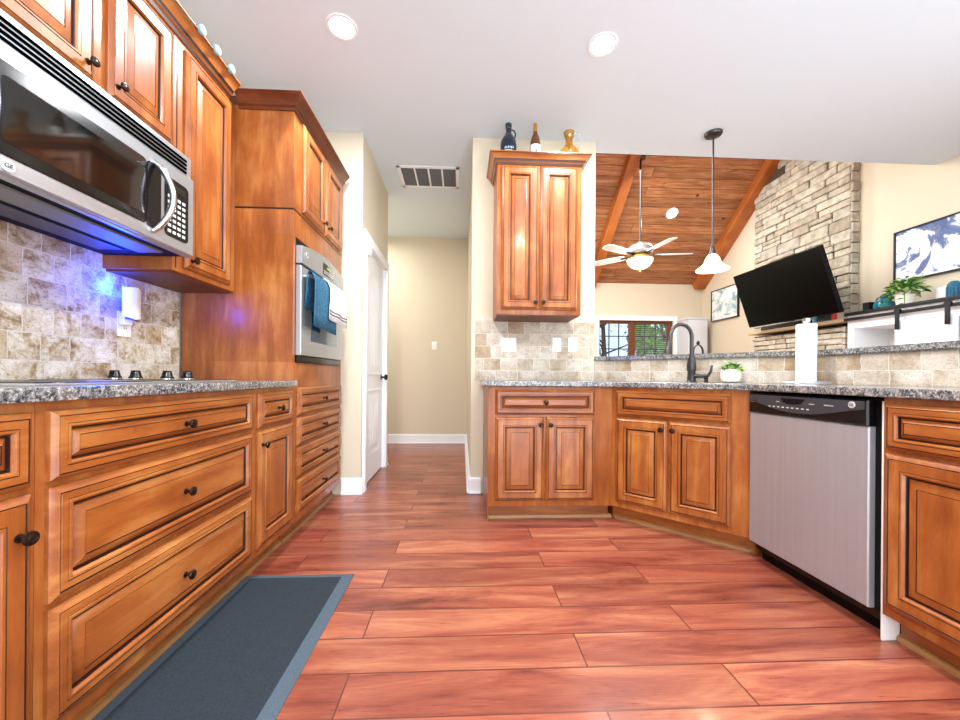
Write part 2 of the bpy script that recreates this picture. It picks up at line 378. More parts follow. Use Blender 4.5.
sbox('wall_hall', 'beige wall at the end of the hallway with a light switch', [(-2.4, PX0+.12, HY, HY+.1, 0, CZ), (-2.4, -2.3, 4.04, HY, 0, CZ)])
sbox('wall_partition', 'narrow beige wall behind the two door upper cabinet', [(PX0, PX1, PY, 3.27, 0, CZ), (PX0, PX0+.12, 3.27, HY, 0, CZ)])
# far living wall with window hole
WX0, WX1, WZ0, WZ1 = 2.396, 3.728, .95, 1.95
sbox('wall_far', 'pale beige far wall of the living room around the window', [(PX0+.12, WX0, YF, YF+.12, 0, EZ+.05), (WX1, XR, YF, YF+.12, 0, EZ+.05), (WX0, WX1, YF, YF+.12, 0, WZ0), (WX0, WX1, YF, YF+.12, WZ1, EZ+.05)])
b = MB(); mt = Matrix(((0, 0, 1, XR), (1, 0, 0, 0), (0, 1, 0, 0), (0, 0, 0, 1)))
b.prism([(YB, 0), (YF, 0), (YF, EZ), (RY, RZ), (3.27, RZ-SL*(RY-3.27)), (3.27, CZ+.1), (YB, CZ+.1)], 0, .1, 'wall', mt)
struct(b.build('wall_right', smooth=False), 'tall cream wall behind the stone fireplace and white console', 'wall')
b = MB(); b.prism([(HY, 0), (YF, 0), (YF, EZ), (RY, RZ), (3.27, RZ-SL*(RY-3.27)), (3.27, CZ), (HY, CZ)], 0, .1, 'wall', Matrix(((0, 0, 1, PX0+.12-.1), (1, 0, 0, 0), (0, 1, 0, 0), (0, 0, 0, 1))))
struct(b.build('wall_living', smooth=False), 'gable wall on the near left side of the living room', 'wall')
sbox('wall_back', 'beige wall behind the camera with a wide opening', [(XL, -1.1, YB-.1, YB, 0, CZ), (3.3, XR, YB-.1, YB, 0, CZ), (-1.1, 3.3, YB-.1, YB, 2.5, CZ)])
sbox('wall_header', 'wall above the flat ceiling edge facing the living room', [(PX0+.12, XR, 3.17, 3.268, CZ+.1, RZ-SL*(RY-3.27)+.05)])
# vault
def slope(name, y0, z0, y1, z1, label):
    L = math.hypot(y1-y0, z1-z0); a = math.atan2(z1-z0, y1-y0)
    b = MB(); b.box(PX0+.1, XR+.1, 0, L, 0, .06, 'plank')
    o = b.build(name, smooth=False); o.location = (0, y0, z0); o.rotation_euler = (a, 0, 0)
    return struct(o, label, 'ceiling')
slope('ceiling_vault', YF, EZ, RY, RZ, 'reddish pine plank slope of the vaulted ceiling above the fan').scale = (1, 1, -1)
slope('ceiling_slope', 3.27, RZ-SL*(RY-3.27), RY, RZ, 'pine plank slope of the vault above the kitchen edge')
def beam(x0, x1, label):
    L = math.hypot(YF-RY, RZ-EZ); b = MB(); b.box(x0, x1, 0, L, -.13, 0, 'beam', .006)
    # sloped frame: local y runs up the slope
    o = b.build('trim_1', smooth=False); a = math.atan2(RZ-EZ, RY-YF)
    o.matrix_world = Matrix.Translation((0, YF, EZ)) @ Matrix(((1, 0, 0, 0), (0, math.cos(a), -math.sin(a)*-1, 0), (0, math.sin(a), -math.cos(a), 0), (0, 0, 0, 1))) if False else Matrix.Translation((0, RY, RZ)) @ Matrix.Rotation(-math.atan2(RZ-EZ, YF-RY), 4, 'X')
    return struct(o, label, 'ceiling beam')
beam(2.16, 2.30, 'orange pine ceiling beam left of the fan rod').name = 'trim_1'
beam(4.06, 4.25, 'orange pine ceiling beam against the right wall').name = 'trim_2'
# pony wall
pin = [(PX1, PY), (1.19, PY), (2.14, 2.17), (2.14, .72)]
b = MB(); b.prism(pin+[(2.26, .72), (2.26, 2.22), (1.26, 3.22), (PX1, 3.24)], 0, 1.083, 'wall')
struct(b.build('wall_bar', smooth=False), 'low wall under the raised granite bar', 'wall')
# tile panels: local x along, z up, front toward -y local
def tile_panel(x, y, rz, w, z0, z1, label):
    b = MB(); b.box(0, w, -.009, -.0005, z0, z1, 'tile' if x < 0 else 'tile_grey')
    return struct(b.build('wall_tile', loc=(x, y, 0), rotz=rz, smooth=False), label, 'backsplash')
TZ = .919
tile_panel(XL, .28, R(90), 1.922, TZ, 1.47, 'travertine tile backsplash behind the cooktop').name = 'wall_tile_left'
tile_panel(PX0+.03, PY, 0, PX1-PX0-.035, TZ, 1.40, 'travertine tile backsplash under the two door upper cabinet').name = 'wall_tile_partition'
tile_panel(PX1, PY, 0, .105, TZ, 1.083, 'short travertine tile strip left of the angled bar').name = 'wall_tile_corner'
tile_panel(1.19, PY, R(-45), math.hypot(.95, .95), TZ, 1.083, 'travertine tile strip behind the faucet').name = 'wall_tile_diagonal'
tile_panel(2.14, 2.17, R(-90), 1.45, TZ, 1.083, 'travertine tile strip behind the counter over the dishwasher').name = 'wall_tile_right'
# baseboards
def baseb(name, x, y, rz, w, label, h=.13):
    b = MB(); b.box(0, w, -.016, 0, 0, h-.02, 'white'); b.box(0, w, -.011, 0, h-.02, h-.007, 'white', .003); b.box(0, w, -.006, 0, h-.007, h, 'white'); b.box(0, w, -.028, -.016, 0, .018, 'white', .006)
    return struct(b.build(name, loc=(x, y, 0), rotz=rz, smooth=False), label, 'baseboard')
baseb('baseboard_pantry', -.95, 3.11, 0, .166, 'white baseboard beside the tall oven cabinet')
baseb('baseboard_hall', -2.3, HY, 0, 2.37, 'white baseboard at the hallway end')
baseb('baseboard_partition', PX0-.016, PY, 0, .10, 'white baseboard left of the two door base cabinet')
baseb('baseboard_corner', PX0, HY, R(-90), 2.30, 'white baseboard along the hallway right side')
baseb('baseboard_far', PX0+.12, YF, 0, 4.05, 'white baseboard under the living room window')
baseb('baseboard_jamb', -.80, 4.105, R(90), .035, 'short white baseboard past the pantry door')
# ------------------------------------------------------------------ pantry door (door_1), face +X : local x -> +Y
d = bpy.data.objects.new('door_1', None); C.objects.link(d); d.location = (-.80, 3.21, 0); d.rotation_euler[2] = R(90)
struct(d, 'white arched panel pantry door with dark knob', 'door')
b = MB(); b.box(.02, .80, .02, .055, .012, 2.04, 'white')
def arch_out(x0, x1, z0, z1, rise):
    def f(i):
        a, c, lo, hi = x0+i, x1-i, z0+i, z1-i; n = 12; pts = [(a, lo), (c, lo)]
        for k in range(n+1):
            t = k/n; x = c+(a-c)*t; pts.append((x, hi-rise+rise*math.sin(PI*t)**.8 if rise else hi))
        return pts
    return f
for (z0, z1, rise) in ((.95, 1.90, .10), (.22, .82, 0)):
    b.rings(arch_out(.14, .69, z0, z1, rise), [(0, .02, 'white'), (.006, .012, 'white'), (.018, .014, 'white'), (.028, .026-.008, 'white'), (.05, .0195, 'white'), (.075, .013, 'white')], 'white')
    for k in range(1, 6):
        x = .215+k*.4/6; b.box(x-.002, x+.002, .0115, .0135, z0+.09, z1-.13, 'white')
b.build('door_panel', d)
b = MB(); b.lathe([(.028, 0), (.028, .006), (.012, .008), (.010, .03), (.026, .038), (.030, .052), (.024, .064), (.006, .068)], 'bronze', mtx=Matrix.Translation((.735, .02, .93)) @ Matrix.Rotation(R(90), 4, 'X'))
b.build('door_knob', d)['label'] = 'dark bronze door knob'
b = MB()
for (x0, x1, z0, z1) in ((-.07, .02, 0, 2.0395), (.80, .89, 0, 2.0395), (-.07, .89, 2.04, 2.13)):
    b.box(x0, x1, -.018, 0, z0, z1, 'white', .004); b.box(x0+.012, x1-.012, -.024, -.016, z0, z1-.012, 'white', .003)
b.box(.0, .022, 0, .09, 0, 2.05, 'white'); b.box(.8, .815, 0, .09, 0, 2.05, 'white'); b.box(0, .815, 0, .09, 2.04, 2.06, 'white')
b.build('door_frame', d)
b = MB()
for z in (.25, 1.05, 1.85): b.cyl((.016, -.004, z-.04), (.016, -.004, z+.04), .006, 'chrome')
b.build('hinge', d)
# child latch near the top of the casing
t = thing('door_alarm', 'small white plastic sensor on the pantry door casing near its top', 'sensor', (-.775, 3.20, 1.93))
b = MB(); b.box(0, .025, -.03, .03, 0, .11, 'plastic', .005); b.build('sensor_case', t); b = MB(); b.box(.025, .028, -.012, .012, .03, .06, 'plastic', .001); b.build('sensor_button', t)
# ------------------------------------------------------------------ living room window
w = bpy.data.objects.new('window_1', None); C.objects.link(w); w.location = (WX0, YF, WZ0)
struct(w, 'brown framed window with trees outside', 'window'); ww = WX1-WX0; wh = WZ1-WZ0
b = MB(); b.box(0, ww, .05, .1, 0, .05, 'window_wood'); b.box(0, ww, .05, .1, wh-.05, wh, 'window_wood'); b.box(0, .03, .05, .1, 0, wh, 'window_wood'); b.box(ww-.09, ww, .03, .1, 0, wh, 'window_wood'); b.box(.56, .66, .04, .1, 0, wh, 'window_wood')
b.build('window_frame', w, smooth=False)
b = MB()
for x0, x1 in ((.03, .56), (.66, ww-.09)):
    for k in (1, 2): x = x0+(x1-x0)*k/3; b.box(x-.008, x+.008, .07, .085, .05, wh-.05, 'muntin')
    for k in (1, 2, 3): z = .05+(wh-.1)*k/4; b.box(x0, x1, .07, .085, z-.008, z+.008, 'muntin')
b.build('window_muntins', w, smooth=False)
b = MB()
for k in range(26): z = .05+k*.036; b.box(.67, ww-.1, .035, .06, z, z+.004, 'blind')
b.box(.665, ww-.095, .03, .06, wh-.05, wh-.015, 'window_wood')
b.build('blind', w, smooth=False)
b = MB(); b.box(.03, ww-.03, .088, .092, .05, wh-.05, 'clear'); gp = b.build('window_pane', w, smooth=False)
b = MB()
for a in ((-.07, 0, -.012, 0, -.06, wh+.07), (ww, ww+.07, -.012, 0, -.06, wh+.07), (-.07, ww+.07, -.014, 0, wh, wh+.08), (-.09, ww+.09, -.05, .03, -.06, -.001)): b.box(*a, 'white')
b.build('window_casing', w, smooth=False)
# thin window glass: simple transparent/glossy mix
m = bpy.data.materials.new('pane_glass'); m.use_nodes = True; nt = m.node_tree; nt.nodes.clear()
oo = nt.nodes.new('ShaderNodeOutputMaterial'); mx = nt.nodes.new('ShaderNodeMixShader'); tr = nt.nodes.new('ShaderNodeBsdfTransparent'); gl = nt.nodes.new('ShaderNodeBsdfGlossy'); gl.inputs['Roughness'].default_value = .02
mx.inputs[0].default_value = .06; nt.links.new(tr.outputs[0], mx.inputs[1]); nt.links.new(gl.outputs[0], mx.inputs[2]); nt.links.new(mx.outputs[0], oo.inputs[0])
gp.data.materials.clear(); gp.data.materials.append(m)
# outside
b = MB(); b.box(-10, 20, YF+.2, 40, -.5, -.3, 'grass'); struct(b.build('ground_outside', smooth=False), 'green lawn outside the window', 'ground')
def tree(x, y, h, nl, spread, label, leafsz, leafm, low=.8):
    t = thing('tree', label, 'tree', (x, y, -.3), 0, 'trees outside the window'); rd = random.Random(int(x*100))
    b = MB(); b.tube([(0, 0, 0), (.05, 0, h*.4), (0, .05, h*.8), (.05, 0, h)], [.09, .07, .04, .01], 'bark', 8); tips = []
    for k in range(26):
        z = low+(h-low)*rd.random(); a = rd.random()*2*PI; L = spread*(.5+.5*rd.random())
        e = (L*math.cos(a), L*math.sin(a), z+L*.35); mid = (e[0]*.5, e[1]*.5, z+L*.1)
        b.tube([(0, 0, z-.1), mid, e], [.025, .015, .005], 'bark', 5); tips.append((mid, e))
    b.build('trunk', t)
    b = MB()
    for k in range(nl):
        mid, e = tips[rd.randrange(len(tips))]; q = rd.random(); p = Vector(mid).lerp(Vector(e), q)+Vector([rd.gauss(0, .14*spread) for _ in range(3)])
        mt = Matrix.Translation(p) @ Matrix.Rotation(rd.random()*6, 4, 'Z') @ Matrix.Rotation(rd.random()*3, 4, 'X'); s_ = leafsz*(.7+.6*rd.random())
        b.add([(0, 0, 0), (s_*.4, s_*.5, .01), (0, s_, 0), (-s_*.4, s_*.5, .01)], [(0, 1, 2, 3)], leafm, mt)
    fo = b.build('foliage', t, smooth=False)
tree(3.45, 9.3, 3.6, 170, 1.1, 'sparse dark branched tree outside the left window pane', .07, 'bark', .9)
tree(5.3, 10.0, 3.6, 6500, 1.05, 'dense green leafy tree outside the right window pane', .11, 'leaf_tree', .7)

# ------------------------------------------------------------------ cabinets
def rect(x0, x1, z0, z1): return lambda i: [(x0+i, z0+i), (x1-i, z0+i), (x1-i, z1-i), (x0+i, z1-i)]
def raised(b, x0, x1, z0, z1, m, f=.05, y=0):
    mn = min(x1-x0, z1-z0); k = min(1, max(.45, mn/.21)); f = min(f, mn*.19); bv = min(.026, mn*.075)
    P = [(0, 0, m), (0, .010, m), (.003, .013, m), (.016, .0185, m), (.019, .0205, m), (.0205, .0185, 'glaze'), (.023, .0185, 'glaze'), (.0245, .0205, m)]
    rs = [(a*k*.8, y-h, q) for a, h, q in P]
    g0 = f
    for a, h, q in [(0, .0205, m), (.002, .0185, 'glaze'), (.0035, .022, m), (.009, .022, m), (.015, .014, m), (.0165, .008, 'glaze'), (.022, .008, 'glaze'), (.0235, .010, m)]: rs.append((g0+a*k, y-h, q))
    g1 = g0+.0235*k+bv
    rs += [(g1, y-.0185, m), (g1+.0008, y-.0165, 'glaze'), (g1+.0022, y-.0165, 'glaze'), (g1+.003, y-.0185, m)]
    b.rings(rect(x0, x1, z0, z1), rs, m)
def knob(parent, x, z, y=-.021):
    b = MB(); b.lathe([(.0095, 0), (.0095, .002), (.005, .004), (.005, .014), (.008, .016), (.014, .019), (.0158, .023), (.0145, .0275), (.011, .0285), (.0105, .0275), (.007, .029), (.006, .0285), (.0, .0305)], 'bronze', mtx=Matrix.Translation((x, y, z)) @ Matrix.Rotation(R(90), 4, 'X'), n=20)
    o = b.build('knob', parent); o['label'] = 'round dark bronze knob'; return o
def door(root, x0, x1, z0, z1, kx=None, kz=None, name='door'):
    b = MB(); raised(b, x0, x1, z0, z1, 'wood_v', .052); o = b.build(name, root)
    if kx is not None: knob(o, kx, kz)
    return o
def drawer(root, x0, x1, z0, z1, kn=True, name='drawer'):
    b = MB(); raised(b, x0, x1, z0, z1, 'wood_h', .034); o = b.build(name, root)
    if kn: knob(o, (x0+x1)/2, (z0+z1)/2)
    return o
def base_body(root, w, depth=.6, toe=.07, side=True):
    b = MB(); b.box(0, w, .0, depth, .10, .884, 'wood_v', .001); b.build('cabinet_body', root)
    b = MB(); b.box(0, w, toe, depth-.01, 0, .0995, 'wood_h'); b.build('toe_kick', root)
    b = MB(); mt = Matrix(((0, 0, 1, 0), (1, 0, 0, 0), (0, 1, 0, 0), (0, 0, 0, 1)))
    b.prism([(toe, 0), (toe-.016, 0), (toe-.016, .008), (toe-.011, .018), (toe, .024)], 0, w, 'shoe', mt); b.build('shoe_molding', root)['label'] = 'pale wood quarter round'
DZ = (.70, .862)
# left run: local x=+Y
FX = -.95
c = thing('base_cabinet', 'maple drawer and door base cabinet nearest the camera on the left', 'cabinet', (FX, .32, 0), R(90), 'left base cabinets')
base_body(c, .583); drawer(c, .03, .567, *DZ); door(c, .03, .567, .14, .685, .535, .60)
c = thing('base_cabinet', 'wide maple base cabinet with three deep drawers below the cooktop', 'cabinet', (FX, .904, 0), R(90), 'left base cabinets')
base_body(c, .894)
for z in (DZ, (.42, .685), (.135, .405)): drawer(c, .02, .867, *z)
c = thing('base_cabinet', 'narrow maple base cabinet with one drawer over one door beside the oven tower', 'cabinet', (FX, 1.799, 0), R(90), 'left base cabinets')
base_body(c, .404); drawer(c, .025, .385, *DZ); door(c, .025, .385, .14, .685, .05, .62)
# tall oven cabinet
TY0, TW = 2.205, .86
c = thing('oven_tower_cabinet', 'tall maple cabinet holding the steel wall oven', 'cabinet', (FX, TY0, 0), R(90))
b = MB(); b.box(0, TW, 0, .60, .10, 1.02, 'wood_v', .001); b.box(0, TW, 0, .60, 1.735, 1.875, 'wood_v', .001); b.box(0, .028, 0, .60, 1.02, 1.735, 'wood_v'); b.box(TW-.058, TW, 0, .60, 1.02, 1.735, 'wood_v'); b.box(.028, TW-.058, .3, .60, 1.02, 1.735, 'wood_v')
b.box(0, TW, .002, .60, 1.875, 1.885, 'glaze'); b.box(0, TW, 0, .60, 1.885, 2.45, 'wood_v', .001)
b.build('cabinet_body', c)
b = MB(); b.box(0, TW, .06, .59, 0, .0995, 'wood_h'); b.build('toe_kick', c)
b = MB(); b.prism([(.06, 0), (.044, 0), (.044, .008), (.049, .018), (.06, .024)], 0, TW, 'shoe', Matrix(((0, 0, 1, 0), (1, 0, 0, 0), (0, 1, 0, 0), (0, 0, 0, 1)))); b.build('shoe_molding', c)
for z in ((.715, .875), (.545, .70), (.36, .53), (.155, .345)): drawer(c, .045, .82, *z)
door(c, .10, .445, 1.90, 2.42, .41, 1.96); door(c, .47, .825, 1.90, 2.42, .505, 1.96)
def crown_profile(out, h): return [(0, 0), (out*.12, 0), (out*.18, h*.18), (out*.34, h*.28), (out*.42, h*.50), (out*.78, h*.80), (out*.9, h*.86), (out*.9, h*.92), (out, h*.93), (out, h), (0, h)]
def crown(root, path, out, h, z, name='crown_molding', light=False):
    """path in local xy; outward is to the right of travel... swept with mitres"""
    prof = crown_profile(out, h); P = [Vector(p) for p in path]; n = len(P); vs = []; fs = []
    for i, p in enumerate(P):
        d0 = (p-P[i-1]).normalized() if i > 0 else None; d1 = (P[i+1]-p).normalized() if i < n-1 else None
        if d0 is None: nr = Vector((d1.y, -d1.x)); k = 1
        elif d1 is None: nr = Vector((d0.y, -d0.x)); k = 1
        else:
            n0 = Vector((d0.y, -d0.x)); n1 = Vector((d1.y, -d1.x)); nr = (n0+n1).normalized(); k = 1/max(.3, nr.dot(n0))
        for (o_, zz) in prof: q = p+nr*o_*k; vs.append((q.x, q.y, z+zz))
    m = len(prof)
    for i in range(n-1):
        for k in range(m): a = i*m+k; b_ = i*m+(k+1) % m; fs.append((a, b_, b_+m, a+m))
    fs.append(tuple(range(m))); fs.append(tuple(range((n-1)*m, n*m)))
    b = MB()
    if light:
        for idx, f_ in enumerate(fs): b.add(vs, [f_], 'glaze' if (len(f_) == 4 and idx % m in (1, 3, 6)) else 'crown_light')
    else: b.add(vs, fs, 'crown')
    o = b.build(name, root); o['label'] = 'stepped crown molding with dark glazed lines' if light else 'dark stained stepped crown molding'; return o
crown(c, [(0, .30), (0, 0), (TW-.0, 0)], .06, .075, 2.425)
b = MB(); b.box(.0, TW, .005, .6, 2.45, 2.50, 'crown'); b.build('cabinet_top', c)
# wall oven
o_ = thing('wall_oven', 'stainless steel built-in wall oven with a blue window', 'oven', (FX, TY0+.032, 1.022), R(90))
OW = .765; OH = .708
b = MB(); b.box(.0, OW, .001, .29, 0, OH, 'blackmat'); b.box(.0, OW, -.018, 0, 0, .035, 'black', .003); b.build('oven_body', o_)
b = MB()
mtx = Matrix(((1, 0, 0, 0), (0, 0, -1, 0), (0, 1, 0, 0), (0, 0, 0, 1)))
b.prism([(0, .565), (OW, .565)]+[(OW*(1-k/12), .665+.043*math.sin(PI*k/12)) for k in range(13)], 0.0, .035, 'steel', mtx, .003); cp = b.build('control_panel', o_)
b = MB(); b.box(.33, .53, -.0375, -.034, .59, .665, 'glassblack', .001); dp = b.build('display', cp); b = MB(); b.box(.40, .455, -.0388, -.0374, .635, .65, 'green_led'); 
for k in range(8):
    for j in range(2): b.box(.345+k*.022, .355+k*.022, -.0386, -.0374, .598+j*.014, .605+j*.014, 'cream_print')
b.build('display_digits', dp)
def badge(root, x, y, z, r=.016):
    b = MB(); b.lathe([(r, 0), (r, .003), (r*.9, .004), (r*.86, .0035), (0, .0035)], 'badge', mtx=Matrix.Translation((x, y, z)) @ Matrix.Rotation(R(90), 4, 'X'), n=28)
    o = b.build('logo_badge', root); o['label'] = 'round silver monogram badge'
    text_part('GE', 'logo_letters', o, r*1.05, Matrix.Translation((x, y-.0042, z)) @ Matrix.Rotation(R(90), 4, 'X'), 'charcoal'); return o
badge(cp, .07, -.0345, .628, .016)
b = MB(); b.rings(rect(.004, OW-.004, .04, .555), [(0, 0, 'steel'), (0, -.026, 'steel'), (.004, -.03, 'steel')], 'steel'); od = b.build('oven_door', o_)
b = MB(); b.box(.15, .62, -.032, -.0295, .13, .42, 'grey_glass', .0008); b.build('oven_window', od)['label'] = 'blue reflecting oven glass'
b = MB()
pts = [(.05, -.03, .50), (.05, -.05, .505), (.075, -.062, .508), (.2, -.066, .509), (OW/2, -.067, .51), (OW-.2, -.066, .509), (OW-.075, -.062, .508), (OW-.05, -.05, .505), (OW-.05, -.03, .50)]
b.tube(pts, .010, 'steel'); b.build('oven_handle', od)
# towels over the handle (Y world = TY0+.032+x)
def towel(label, x0, x1, zb, m, yoff, stripes=False, wav=.006):
    t = thing('dish_towel', label, 'towel', (FX, TY0+.032, 1.022), R(90), 'towels on the oven handle')
    n = 24; sec = [(-.030-.004, zb+.10), (-.046, .40), (-.050, .50), (-.056-yoff*.3, .5265+yoff), (-.067-yoff*.2, .530+yoff), (-.0795-yoff, .522), (-.084-yoff, .48), (-.085-yoff, .40), (-.082-yoff, zb+.08), (-.081-yoff, zb)]
    vs = []; fs = []
    for i in range(n+1):
        u = i/n; x = x0+(x1-x0)*u
        for k, (y, z) in enumerate(sec):
            dz = (1 if k > 5 else 0); sl = (u*.018 if k == len(sec)-1 else 0)
            vs.append((x, y-dz*wav*(1+math.sin(u*11+k*.3)), z-sl))
    m_ = len(sec)
    for i in range(n):
        for k in range(m_-1): a = i*m_+k; fs.append((a, a+1, a+1+m_, a+m_))
    b = MB(); b.add(vs, fs, m); o = b.build('towel_cloth', t); so = o.modifiers.new('thick', 'SOLIDIFY'); so.thickness = .003; so.offset = 0
    if stripes:
        b = MB()
        for zz in (zb+.035, zb+.055):
            vs = []; fs = []
            for i in range(n+1):
                u = i/n; x = x0+(x1-x0)*u; y = -.081-yoff-wav*(1+math.sin(u*11+2.4))-.0028
                vs += [(x, y, zz-u*.012), (x, y-.0003, zz+.006-u*.012)]
            fs = [(2*i, 2*i+1, 2*i+3, 2*i+2) for i in range(n)]
            b.add(vs, fs, 'ink')
        b.mats[0] = 'blackmat'; o2 = b.build('stripes', t); s2 = o2.modifiers.new('thick', 'SOLIDIFY'); s2.thickness = .0015
    return t
towel('blue towel hanging over the oven handle, partly under the white one', .035, .42, .215, 'towel_blue', 0)
towel('white towel with two thin dark stripes hanging over the oven handle', .26, .62, .285, 'towel_white', .012, True)

# ---- left uppers
UX = -1.27
c = thing('upper_cabinet', 'short two door maple wall cabinet above the microwave', 'cabinet', (UX, .977, 0), R(90), 'left upper cabinets')
b = MB(); b.box(0, .764, 0, .30, 1.895, 2.44, 'wood_v', .001); b.build('cabinet_body', c)
door(c, .02, .392, 1.93, 2.415, .362, 1.985); door(c, .445, .745, 1.93, 2.415, .475, 1.985)
c2 = thing('upper_cabinet', 'tall single door maple wall cabinet between microwave and oven tower', 'cabinet', (UX, 1.744, 0), R(90), 'left upper cabinets')
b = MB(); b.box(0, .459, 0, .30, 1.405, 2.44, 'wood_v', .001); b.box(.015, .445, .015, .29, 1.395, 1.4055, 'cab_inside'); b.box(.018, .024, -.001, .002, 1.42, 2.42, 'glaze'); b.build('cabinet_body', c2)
door(c2, .06, .405, 1.43, 2.415, .095, 1.47)
cm = thing('crown_molding', 'dark stepped crown molding along the top of the left wall cabinets', 'molding', (UX, .977, 0), R(90))
crown(cm, [(0, 0), (1.165, 0)], .065, .075, 2.4405, 'crown_strip', True)
b = MB(); b.box(0, 1.165, .004, .3, 2.4405, 2.5, 'crown'); b.build('crown_backing', cm)
for k, (yy, wh_) in enumerate(((1.82, 'nearest'), (1.93, 'middle'), (2.045, 'farthest'))):
    t = thing('glass_bottle', 'small blue bottle lying on the left wall cabinets, '+wh_+' of the three', 'bottle', (-1.222, yy, 2.5235), 0, 'blue bottles on the left cabinets')
    mt = Matrix.Rotation(R(90), 4, 'Y')
    b = MB(); b.lathe([(.016, -.07), (.020, -.05), (.021, .0), (.019, .012)], 'teal', mtx=mt, n=20); b.build('bottle_glass', t)
    b = MB(); b.lathe([(.021, .0125), (.022, .024), (.018, .030), (0, .031)], 'lightblue', mtx=mt, n=20); b.build('cap', t)
# ---- microwave
MZ = 1.455; MW = .755; MH = .43; MXF = -1.19
mw = thing('microwave', 'stainless over the range microwave with black window and curved handle', 'microwave', (MXF, .985, MZ), R(90))
b = MB(); b.box(0, MW, .02, .365, .012, MH-.005, 'blackmat'); b.box(.0, MW, .0, .02, .0, MH, 'steel', .003)
b.box(0, MW, .02, .36, .006, .012, 'blackmat'); b.build('microwave_body', mw)
b = MB(); b.box(.10, .68, .06, .16, -.001, .0055, 'filter', .001); b.box(.10, .68, .062, .158, -.003, -.001, 'filter'); b.build('vent_filter', mw)['label'] = 'grey metal mesh filter'
b = MB(); b.box(.12, .66, .20, .30, .001, .0055, 'charcoal'); b.build('task_light', mw)
b = MB(); 
for k in range(4): b.box(.03, MW-.03, -.0035, .0, MH-.030-k*.0165, MH-.0215-k*.0165, 'void')
b.build('vent_grille', mw)['label'] = 'four long black vent slots'
b = MB(); b.rings(rect(.004, MW-.004, .004, .335), [(0, 0, 'steel'), (0, -.012, 'steel'), (.004, -.016, 'steel')], 'steel'); md = b.build('microwave_door', mw)
def rrect(x0, x1, z0, z1, r):
    def f(i):
        pts = []
        for (cx_, cz_, a0) in ((x1-r, z1-r, 0), (x0+r, z1-r, 90), (x0+r, z0+r, 180), (x1-r, z0+r, 270)):
            for k in range(6): a = R(a0+k*18); rr = max(r-i, .001); pts.append((cx_+rr*math.cos(a) - 0*i, cz_+rr*math.sin(a)))
        return pts
    return f
b = MB(); b.rings(rrect(.02, .50, .05, .29, .02), [(0, -.015, 'black'), (0, -.0175, 'black'), (.001, -.018, 'black')], 'black'); wi = b.build('window_surround', md)
b = MB(); b.rings(rrect(.047, .49, .085, .255, .012), [(0, -.0175, 'glassblack'), (0, -.019, 'glassblack')], 'glassblack'); b.build('microwave_window', wi)
b = MB(); b.rings(rrect(.50, .565, .045, .29, .012), [(0, -.015, 'black'), (0, -.019, 'black')], 'black'); b.build('handle_recess', md)
b = MB(); b.rings(rrect(.585, .715, .045, .28, .02), [(0, -.015, 'black'), (0, -.018, 'black')], 'black'); kp = b.build('keypad', md)
b = MB()
for r_ in range(7):
    for k in range(4): b.box(.60+k*.026, .617+k*.026, -.0195, -.0178, .06+r_*.023, .072+r_*.023, 'cream_print', .0008)
b.box(.605, .695, -.0192, -.0178, .235, .262, 'glassblack'); b.build('keypad_buttons', kp)
b = MB(); pts = []
for k in range(15):
    t_ = k/14; pts.append((.53+.022*math.sin(PI*t_), -.016-.058*math.sin(PI*t_)**.7, .035+.265*t_))
b.tube(pts, [.009]+[.0115]*13+[.009], 'chrome', 12); b.build('microwave_handle', md)['label'] = 'bowed chrome handle'
badge(md, .062, -.0165, .026, .016)
# ---- left counter, cooktop
b = MB(); b.box(XL+.0105, -.92, .30, 2.203, .885, .918, 'granite', .006); tag(b.build('granite_countertop'), 'speckled granite countertop under the cooktop on the left', 'countertop')
ck = thing('cooktop', 'black glass electric cooktop set in the left counter', 'cooktop', (-1.25, 1.33, .9185))
b = MB(); b.box(-.26, .26, -.39, .39, 0, .009, 'glassblack', .003)
for (x, y, r) in ((-.13, -.22, .10), (.12, -.22, .08), (-.12, .06, .08), (.12, .06, .105)):
    b.lathe([(r, .0091), (r, .0094), (r-.004, .0095), (r-.004, .0091)], 'charcoal', (x, y, 0), n=36)
b.build('glass_top', ck)
b = MB(); b.box(-.265, .265, -.395, .395, -.0003, .006, 'steel', .002); b.build('steel_rim', ck)
for x in (-1.417, -1.334, -1.21, -1.13):
    b = MB(); b.lathe([(.023, 0), (.023, .006), (.019, .012), (.016, .026), (.013, .030), (0, .0305)], 'black', (x+1.25, .31, .0095), n=20); b.box(x+1.25-.004, x+1.25+.004, .29, .33, .02+.0095, .0435, 'black', .002)
    b.lathe([(.0245, 0), (.0245, .003)], 'chrome', (x+1.25, .31, .0092), n=20); b.build('cooktop_knob', ck)
